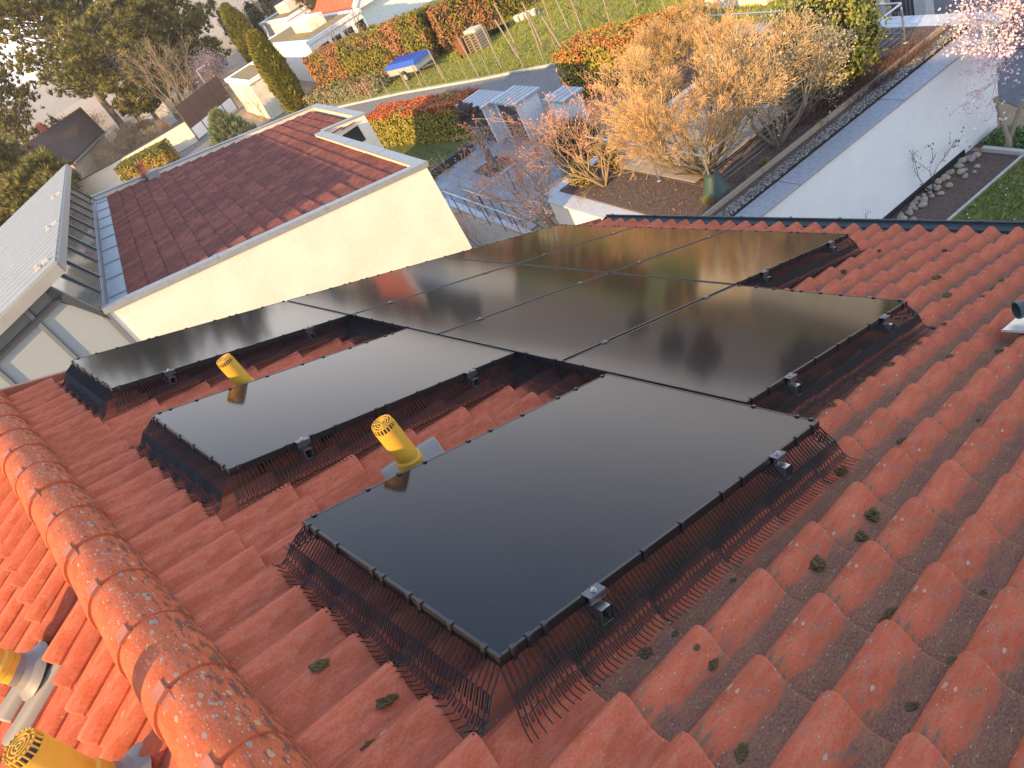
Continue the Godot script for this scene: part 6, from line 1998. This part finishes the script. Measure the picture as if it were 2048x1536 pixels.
	box8(b, [AB(75.0, 3.4, -4.6), AB(80, 3.4, -4.6), AB(80, 6.2, -4.6), AB(75, 6.2, -4.6), AB(75.0, 4.75, -3.6), AB(80, 4.75, -3.6), AB(80, 4.85, -3.6), AB(75, 4.85, -3.6)])
	obj(b, "wall", M.white_wall, h)
	# cream house and gate pillars beyond the raised bed
	h = thing("cream_house", "tall cream house wall above the raised bed's far railing", "house", AB(9.7, 24, GY))
	b = mb()
	abox(b, 8.3, 11.4, 22.2, 30.0, GY, -4.0)
	obj(b, "wall", M.cream, h)
	b = mb()
	box8(b, [AB(8.1, 22.0, -4.0), AB(11.6, 22.0, -4.0), AB(11.6, 30.2, -4.0), AB(8.1, 30.2, -4.0), AB(8.1, 22.0, -3.8), AB(11.6, 22.0, -3.8), AB(11.6, 30.2, -3.8), AB(8.1, 30.2, -3.8)])
	obj(b, "roof", M.sedum, h)
	for e in [[2.35, "next the dark hedge"], [1.15, "away from the dark hedge"]]:
		h = thing("gate_pillar", "rough concrete gate pillar at the driveway, the one " + e[1], "pillar", AB(e[0], 20.6, GY))
		b = mb()
		abox(b, e[0] - 0.17, e[0] + 0.17, 20.4, 20.75, GY, -5.2, 0.02)
		obj(b, "shaft", M.concrete, h)
		b = mb()
		abox(b, e[0] - 0.22, e[0] + 0.22, 20.35, 20.8, -5.2, -5.1, 0.02)
		obj(b, "cap", M.concrete, h)
	h = thing("dark_gate", "dark metal gate between the concrete pillars", "gate", AB(1.75, 20.6, GY))
	for k in 7:
		b = mb()
		abox(b, 1.35 + k * 0.12, 1.4 + k * 0.12, 20.55, 20.6, GY + 0.1, -5.9)
		obj(b, "bar", M.anthracite, h)
func flat_house(called: String, label: String, a0: float, a1: float, b0: float, b1: float, top: float) -> void:
	var h := thing(called, label, "house", AB((a0 + a1) * 0.5, (b0 + b1) * 0.5, GY))
	var b := mb()
	abox(b, a0, a1, b0, b1, GY, top)
	obj(b, "wall", M.cream if called == "garage" else M.white_wall, h)
	b = mb()
	abox(b, a0 + 0.3, a1 - 0.3, b0 + 0.3, b1 - 0.3, top, top + 0.08)
	obj(b, "sedum_roof", M.sedum, h)
	for e in [[a0 - 0.1, a1 + 0.1, b0 - 0.1, b0 + 0.25], [a0 - 0.1, a1 + 0.1, b1 - 0.25, b1 + 0.1], [a0 - 0.1, a0 + 0.25, b0 + 0.25, b1 - 0.25], [a1 - 0.25, a1 + 0.1, b0 + 0.25, b1 - 0.25]]:
		b = mb()
		abox(b, e[0], e[1], e[2], e[3], top - 0.12, top + 0.16, 0.02)
		obj(b, "parapet", M.white_wall, h)
	if a1 - a0 > 10.0:
		b = mb()
		abox(b, a0 + 4.0, a0 + 9.0, b0 + 1.6, b0 + 3.0, top + 0.08, top + 0.9, 0.03)
		obj(b, "roof_box", M.cream, h)
		for k in 4:
			b = mb()
			abox(b, a0 - 0.02, a0 - 0.005, b0 + 0.6 + k * 1.0, b0 + 1.3 + k * 1.0, top - 1.6, top - 0.5)
			obj(b, "window", M.dark_glass, h)

# ---------------------------------------------------------------- the place
func make_materials() -> void:
	M.render_white = grained(Color(0.62, 0.6, 0.56), Color(0.66, 0.64, 0.6), Color(0.6, 0.58, 0.54), 2.0, 0.9, 11)
	M.white_wall = grained(Color(0.76, 0.77, 0.77), Color(0.8, 0.81, 0.81), Color(0.74, 0.75, 0.75), 1.7, 0.9, 12, 0.01, 0.2, 1.0)
	M.cream = grained(Color(0.74, 0.665, 0.53), Color(0.82, 0.745, 0.61), Color(0.69, 0.62, 0.49), 2.6, 0.92, 14, 0.012, 0.15)
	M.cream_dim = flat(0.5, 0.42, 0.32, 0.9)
	M.mortar = grained(Color(0.2, 0.14, 0.11), Color(0.14, 0.11, 0.09), Color(0.28, 0.25, 0.2), 0.4, 0.95, 15)
	M.clip = grained(Color(0.42, 0.13, 0.065), Color(0.36, 0.11, 0.06), Color(0.3, 0.12, 0.08), 0.2, 0.6, 16)
	M.zinc = grained(Color(0.3, 0.315, 0.315), Color(0.36, 0.37, 0.365), Color(0.25, 0.265, 0.27), 0.8, 0.5, 17)
	M.zinc.metallic = 0.35
	M.zinc_blue = grained(Color(0.2, 0.25, 0.29), Color(0.26, 0.31, 0.34), Color(0.16, 0.2, 0.24), 0.9, 0.45, 18)
	M.zinc_blue.metallic = 0.3
	M.zinc_pale = grained(Color(0.36, 0.39, 0.4), Color(0.44, 0.47, 0.47), Color(0.22, 0.2, 0.18), 1.2, 0.5, 19)
	M.bright_zinc = grained(Color(0.7, 0.73, 0.76), Color(0.82, 0.84, 0.86), Color(0.6, 0.63, 0.67), 0.15, 0.35, 20)
	M.bright_zinc.metallic = 0.7
	var nt := [[Color(0.34, 0.105, 0.07), Color(0.14, 0.055, 0.045), 31], [Color(0.31, 0.1, 0.068), Color(0.11, 0.05, 0.042), 32], [Color(0.28, 0.088, 0.06), Color(0.1, 0.048, 0.042), 33], [Color(0.37, 0.12, 0.08), Color(0.18, 0.066, 0.05), 34]]
	var ks := ["ntile_a", "ntile_b", "ntile_c", "ntile_d"]
	for k in 4:
		var m := grained(nt[k][0], nt[k][1], Color(0.09, 0.055, 0.05), 1.0, 0.85, nt[k][2], 0.03, 0.06)
		m.uv1_scale = Vector3(3.2, 1.0, 0.45)
		m.metallic_specular = 0.2
		M[ks[k]] = m
	M.dark_glass = flat(0.02, 0.022, 0.025, 0.1)
	M.pane = flat(0.13, 0.14, 0.14, 0.05, 0.0, 0.7)
	M.pane_grey = flat(0.30, 0.335, 0.34, 0.08, 0.0, 0.6)
	M.blind = flat(0.4, 0.42, 0.42, 0.9)
	M.anthracite = flat(0.045, 0.052, 0.062, 0.45)
	M.anthracite_light = flat(0.16, 0.17, 0.19, 0.4)
	M.metal_roof = grained(Color(0.24, 0.245, 0.23), Color(0.28, 0.285, 0.265), Color(0.21, 0.215, 0.205), 2.0, 0.5, 21)
	M.ivory = flat(0.5, 0.46, 0.36, 0.6)
	M.red_clay = grained(Color(0.5, 0.11, 0.05), Color(0.56, 0.15, 0.07), Color(0.42, 0.1, 0.05), 1.0, 0.8, 22)
	M.earth = grained(Color(0.34, 0.23, 0.15), Color(0.26, 0.21, 0.1), Color(0.4, 0.26, 0.18), 23.0, 0.95, 23)
	M.asphalt = grained(Color(0.17, 0.15, 0.135), Color(0.2, 0.18, 0.16), Color(0.23, 0.21, 0.185), 3.0, 0.9, 24, 0.02, 0.3)
	M.asphalt_dark = grained(Color(0.1, 0.1, 0.11), Color(0.13, 0.13, 0.14), Color(0.17, 0.17, 0.175), 1.6, 0.9, 25, 0.02, 0.3, 2.0)
	M.grass = grained(Color(0.2, 0.24, 0.03), Color(0.32, 0.32, 0.06), Color(0.12, 0.15, 0.025), 3.0, 0.95, 26, 0.03, 0.12)
	M.lawn = grained(Color(0.11, 0.125, 0.022), Color(0.18, 0.175, 0.036), Color(0.08, 0.095, 0.02), 1.5, 0.95, 27, 0.03, 0.15)
	M.soil = grained(Color(0.11, 0.075, 0.062), Color(0.16, 0.11, 0.085), Color(0.05, 0.035, 0.03), 0.9, 0.97, 29, 0.03, 0.14, 6.0)
	M.stone = grained(Color(0.5, 0.47, 0.42), Color(0.42, 0.4, 0.36), Color(0.56, 0.54, 0.5), 0.7, 0.9, 30)
	M.hill = grained(Color(0.14, 0.15, 0.1), Color(0.2, 0.17, 0.12), Color(0.1, 0.12, 0.08), 150.0, 0.95, 41)
	M.slate = grained(Color(0.27, 0.285, 0.315), Color(0.34, 0.355, 0.38), Color(0.22, 0.235, 0.26), 0.9, 0.6, 42, 0.03, 0.1)
	M.slate_pale = grained(Color(0.46, 0.48, 0.5), Color(0.54, 0.55, 0.56), Color(0.4, 0.42, 0.45), 0.9, 0.7, 43)
	M.slate_dark = grained(Color(0.05, 0.048, 0.05), Color(0.08, 0.075, 0.075), Color(0.12, 0.11, 0.11), 0.5, 0.7, 44)
	M.old_wood = grained(Color(0.34, 0.28, 0.21), Color(0.26, 0.21, 0.16), Color(0.42, 0.36, 0.28), 0.5, 0.9, 45, 0.03, 0.2)
	M.brown_wood = grained(Color(0.1, 0.058, 0.04), Color(0.14, 0.085, 0.06), Color(0.07, 0.042, 0.03), 0.7, 0.85, 46)
	M.steel = flat(0.56, 0.57, 0.58, 0.3, 0.85)
	M.steel_dark = flat(0.1, 0.105, 0.11, 0.45, 0.3)
	M.green_plastic = grained(Color(0.035, 0.07, 0.055), Color(0.05, 0.09, 0.07), Color(0.03, 0.06, 0.05), 0.4, 0.6, 47)
	M.slab_a = grained(Color(0.24, 0.26, 0.28), Color(0.31, 0.33, 0.34), Color(0.19, 0.2, 0.22), 0.6, 0.8, 48)
	M.slab_b = grained(Color(0.28, 0.3, 0.32), Color(0.36, 0.37, 0.38), Color(0.22, 0.24, 0.26), 0.6, 0.8, 49)
	M.slab_c = grained(Color(0.21, 0.235, 0.26), Color(0.28, 0.3, 0.32), Color(0.17, 0.19, 0.21), 0.6, 0.8, 50)
	M.bark_grey = grained(Color(0.2, 0.17, 0.15), Color(0.27, 0.24, 0.21), Color(0.12, 0.1, 0.09), 0.3, 0.95, 51, 0.03, 0.1, 6.0)
	M.bark_dark = grained(Color(0.09, 0.06, 0.05), Color(0.14, 0.1, 0.085), Color(0.05, 0.035, 0.03), 0.3, 0.95, 52, 0.03, 0.1, 6.0)
	M.bark_pine = grained(Color(0.2, 0.15, 0.12), Color(0.28, 0.22, 0.18), Color(0.09, 0.07, 0.06), 0.8, 0.95, 53)
	M.stone_tan = grained(Color(0.26, 0.2, 0.13), Color(0.34, 0.27, 0.18), Color(0.28, 0.22, 0.15), 0.2, 0.85, 54)
	M.stone_buff = grained(Color(0.31, 0.26, 0.19), Color(0.38, 0.32, 0.24), Color(0.24, 0.19, 0.13), 0.2, 0.85, 62)
	M.stone_grey = grained(Color(0.22, 0.2, 0.175), Color(0.29, 0.27, 0.235), Color(0.16, 0.145, 0.13), 0.2, 0.85, 55)
	M.stone_pale = grained(Color(0.5, 0.46, 0.38), Color(0.58, 0.54, 0.46), Color(0.42, 0.38, 0.3), 0.25, 0.85, 56)
	M.hedge_core = flat(0.03, 0.03, 0.012, 0.95)  # dark fill of the added cores that block light
	M.moss = grained(Color(0.09, 0.055, 0.018), Color(0.12, 0.07, 0.024), Color(0.05, 0.04, 0.012), 0.03, 0.98, 57, 0.05, 0.2)
	M.trailer_grey = flat(0.42, 0.41, 0.38, 0.5)
	M.blue_tarp = flat(0.03, 0.09, 0.42, 0.5)
	M.rubber = flat(0.025, 0.025, 0.026, 0.8)
	M.bin_brown = flat(0.22, 0.075, 0.035, 0.5)
	M.plastic_white = flat(0.7, 0.7, 0.66, 0.5)
	M.fence_wire = flat(0.2, 0.24, 0.16, 0.6)
	M.pole = flat(0.55, 0.55, 0.54, 0.5)
	M.sedum = grained(Color(0.3, 0.22, 0.1), Color(0.22, 0.19, 0.07), Color(0.38, 0.26, 0.13), 2.5, 0.95, 58, 0.03, 0.2, 4.0)
	M.dark_tile = grained(Color(0.13, 0.08, 0.06), Color(0.18, 0.115, 0.085), Color(0.08, 0.055, 0.045), 1.0, 0.85, 59)
	M.dark_tile.metallic_specular = 0.2
	M.plastic = flat(0.014, 0.014, 0.015, 0.42)
	M.concrete = grained(Color(0.4, 0.4, 0.39), Color(0.5, 0.5, 0.48), Color(0.22, 0.22, 0.21), 0.4, 0.95, 60)
func _ready() -> void:
	rng.seed = 12345
	var cam := Camera3D.new()
	cam.name = "camera"
	cam.fov = rad_to_deg(2.0 * atan(768.0 / FOC))
	cam.near = 0.05; cam.far = 5000.0
	cam.transform = Transform3D(Basis(RX, -RY, -RZ).orthonormalized(), CAM)
	add_child(cam)
	cam.current = true
	var we := WorldEnvironment.new()
	we.name = "environment"
	var env := Environment.new()
	var sky := Sky.new()
	var sm := ProceduralSkyMaterial.new()
	sm.sky_top_color = Color(0.47, 0.565, 0.70)
	sm.sky_horizon_color = Color(0.98, 0.95, 0.915)
	sm.sky_curve = 0.19
	sm.sky_energy_multiplier = 1.3
	sm.ground_horizon_color = Color(0.5, 0.46, 0.42)
	sm.ground_bottom_color = Color(0.3, 0.26, 0.2)
	sm.sun_angle_max = 0.0
	sky.sky_material = sm
	env.background_mode = Environment.BG_SKY
	env.sky = sky
	env.background_energy_multiplier = 1.0
	env.tonemap_mode = Environment.TONE_MAPPER_LINEAR
	env.tonemap_exposure = 1.82
	env.fog_enabled = true
	env.fog_density = 0.0004
	env.fog_light_color = Color(0.92, 0.88, 0.86)
	env.sdfgi_enabled = true; env.ssao_enabled = true; env.ssil_enabled = true
	we.environment = env
	add_child(we)
	var sun := DirectionalLight3D.new()
	sun.name = "sun"
	sun.light_color = Color(1.0, 0.83, 0.57)
	sun.light_energy = 1.5
	sun.light_angular_distance = 0.5
	sun.shadow_enabled = true
	var el := deg_to_rad(20.5)
	sun.look_at_from_position(Vector3(cos(el) * 11.0, sin(el) * 100.0, cos(el) * 100.0), Vector3.ZERO, Vector3.UP)
	add_child(sun)
	make_materials()
	build_ground()
	build_house()
	build_neighbour()
	build_garden()
	build_plants()
	build_meadow()
	build_panels()
	build_roof_things()
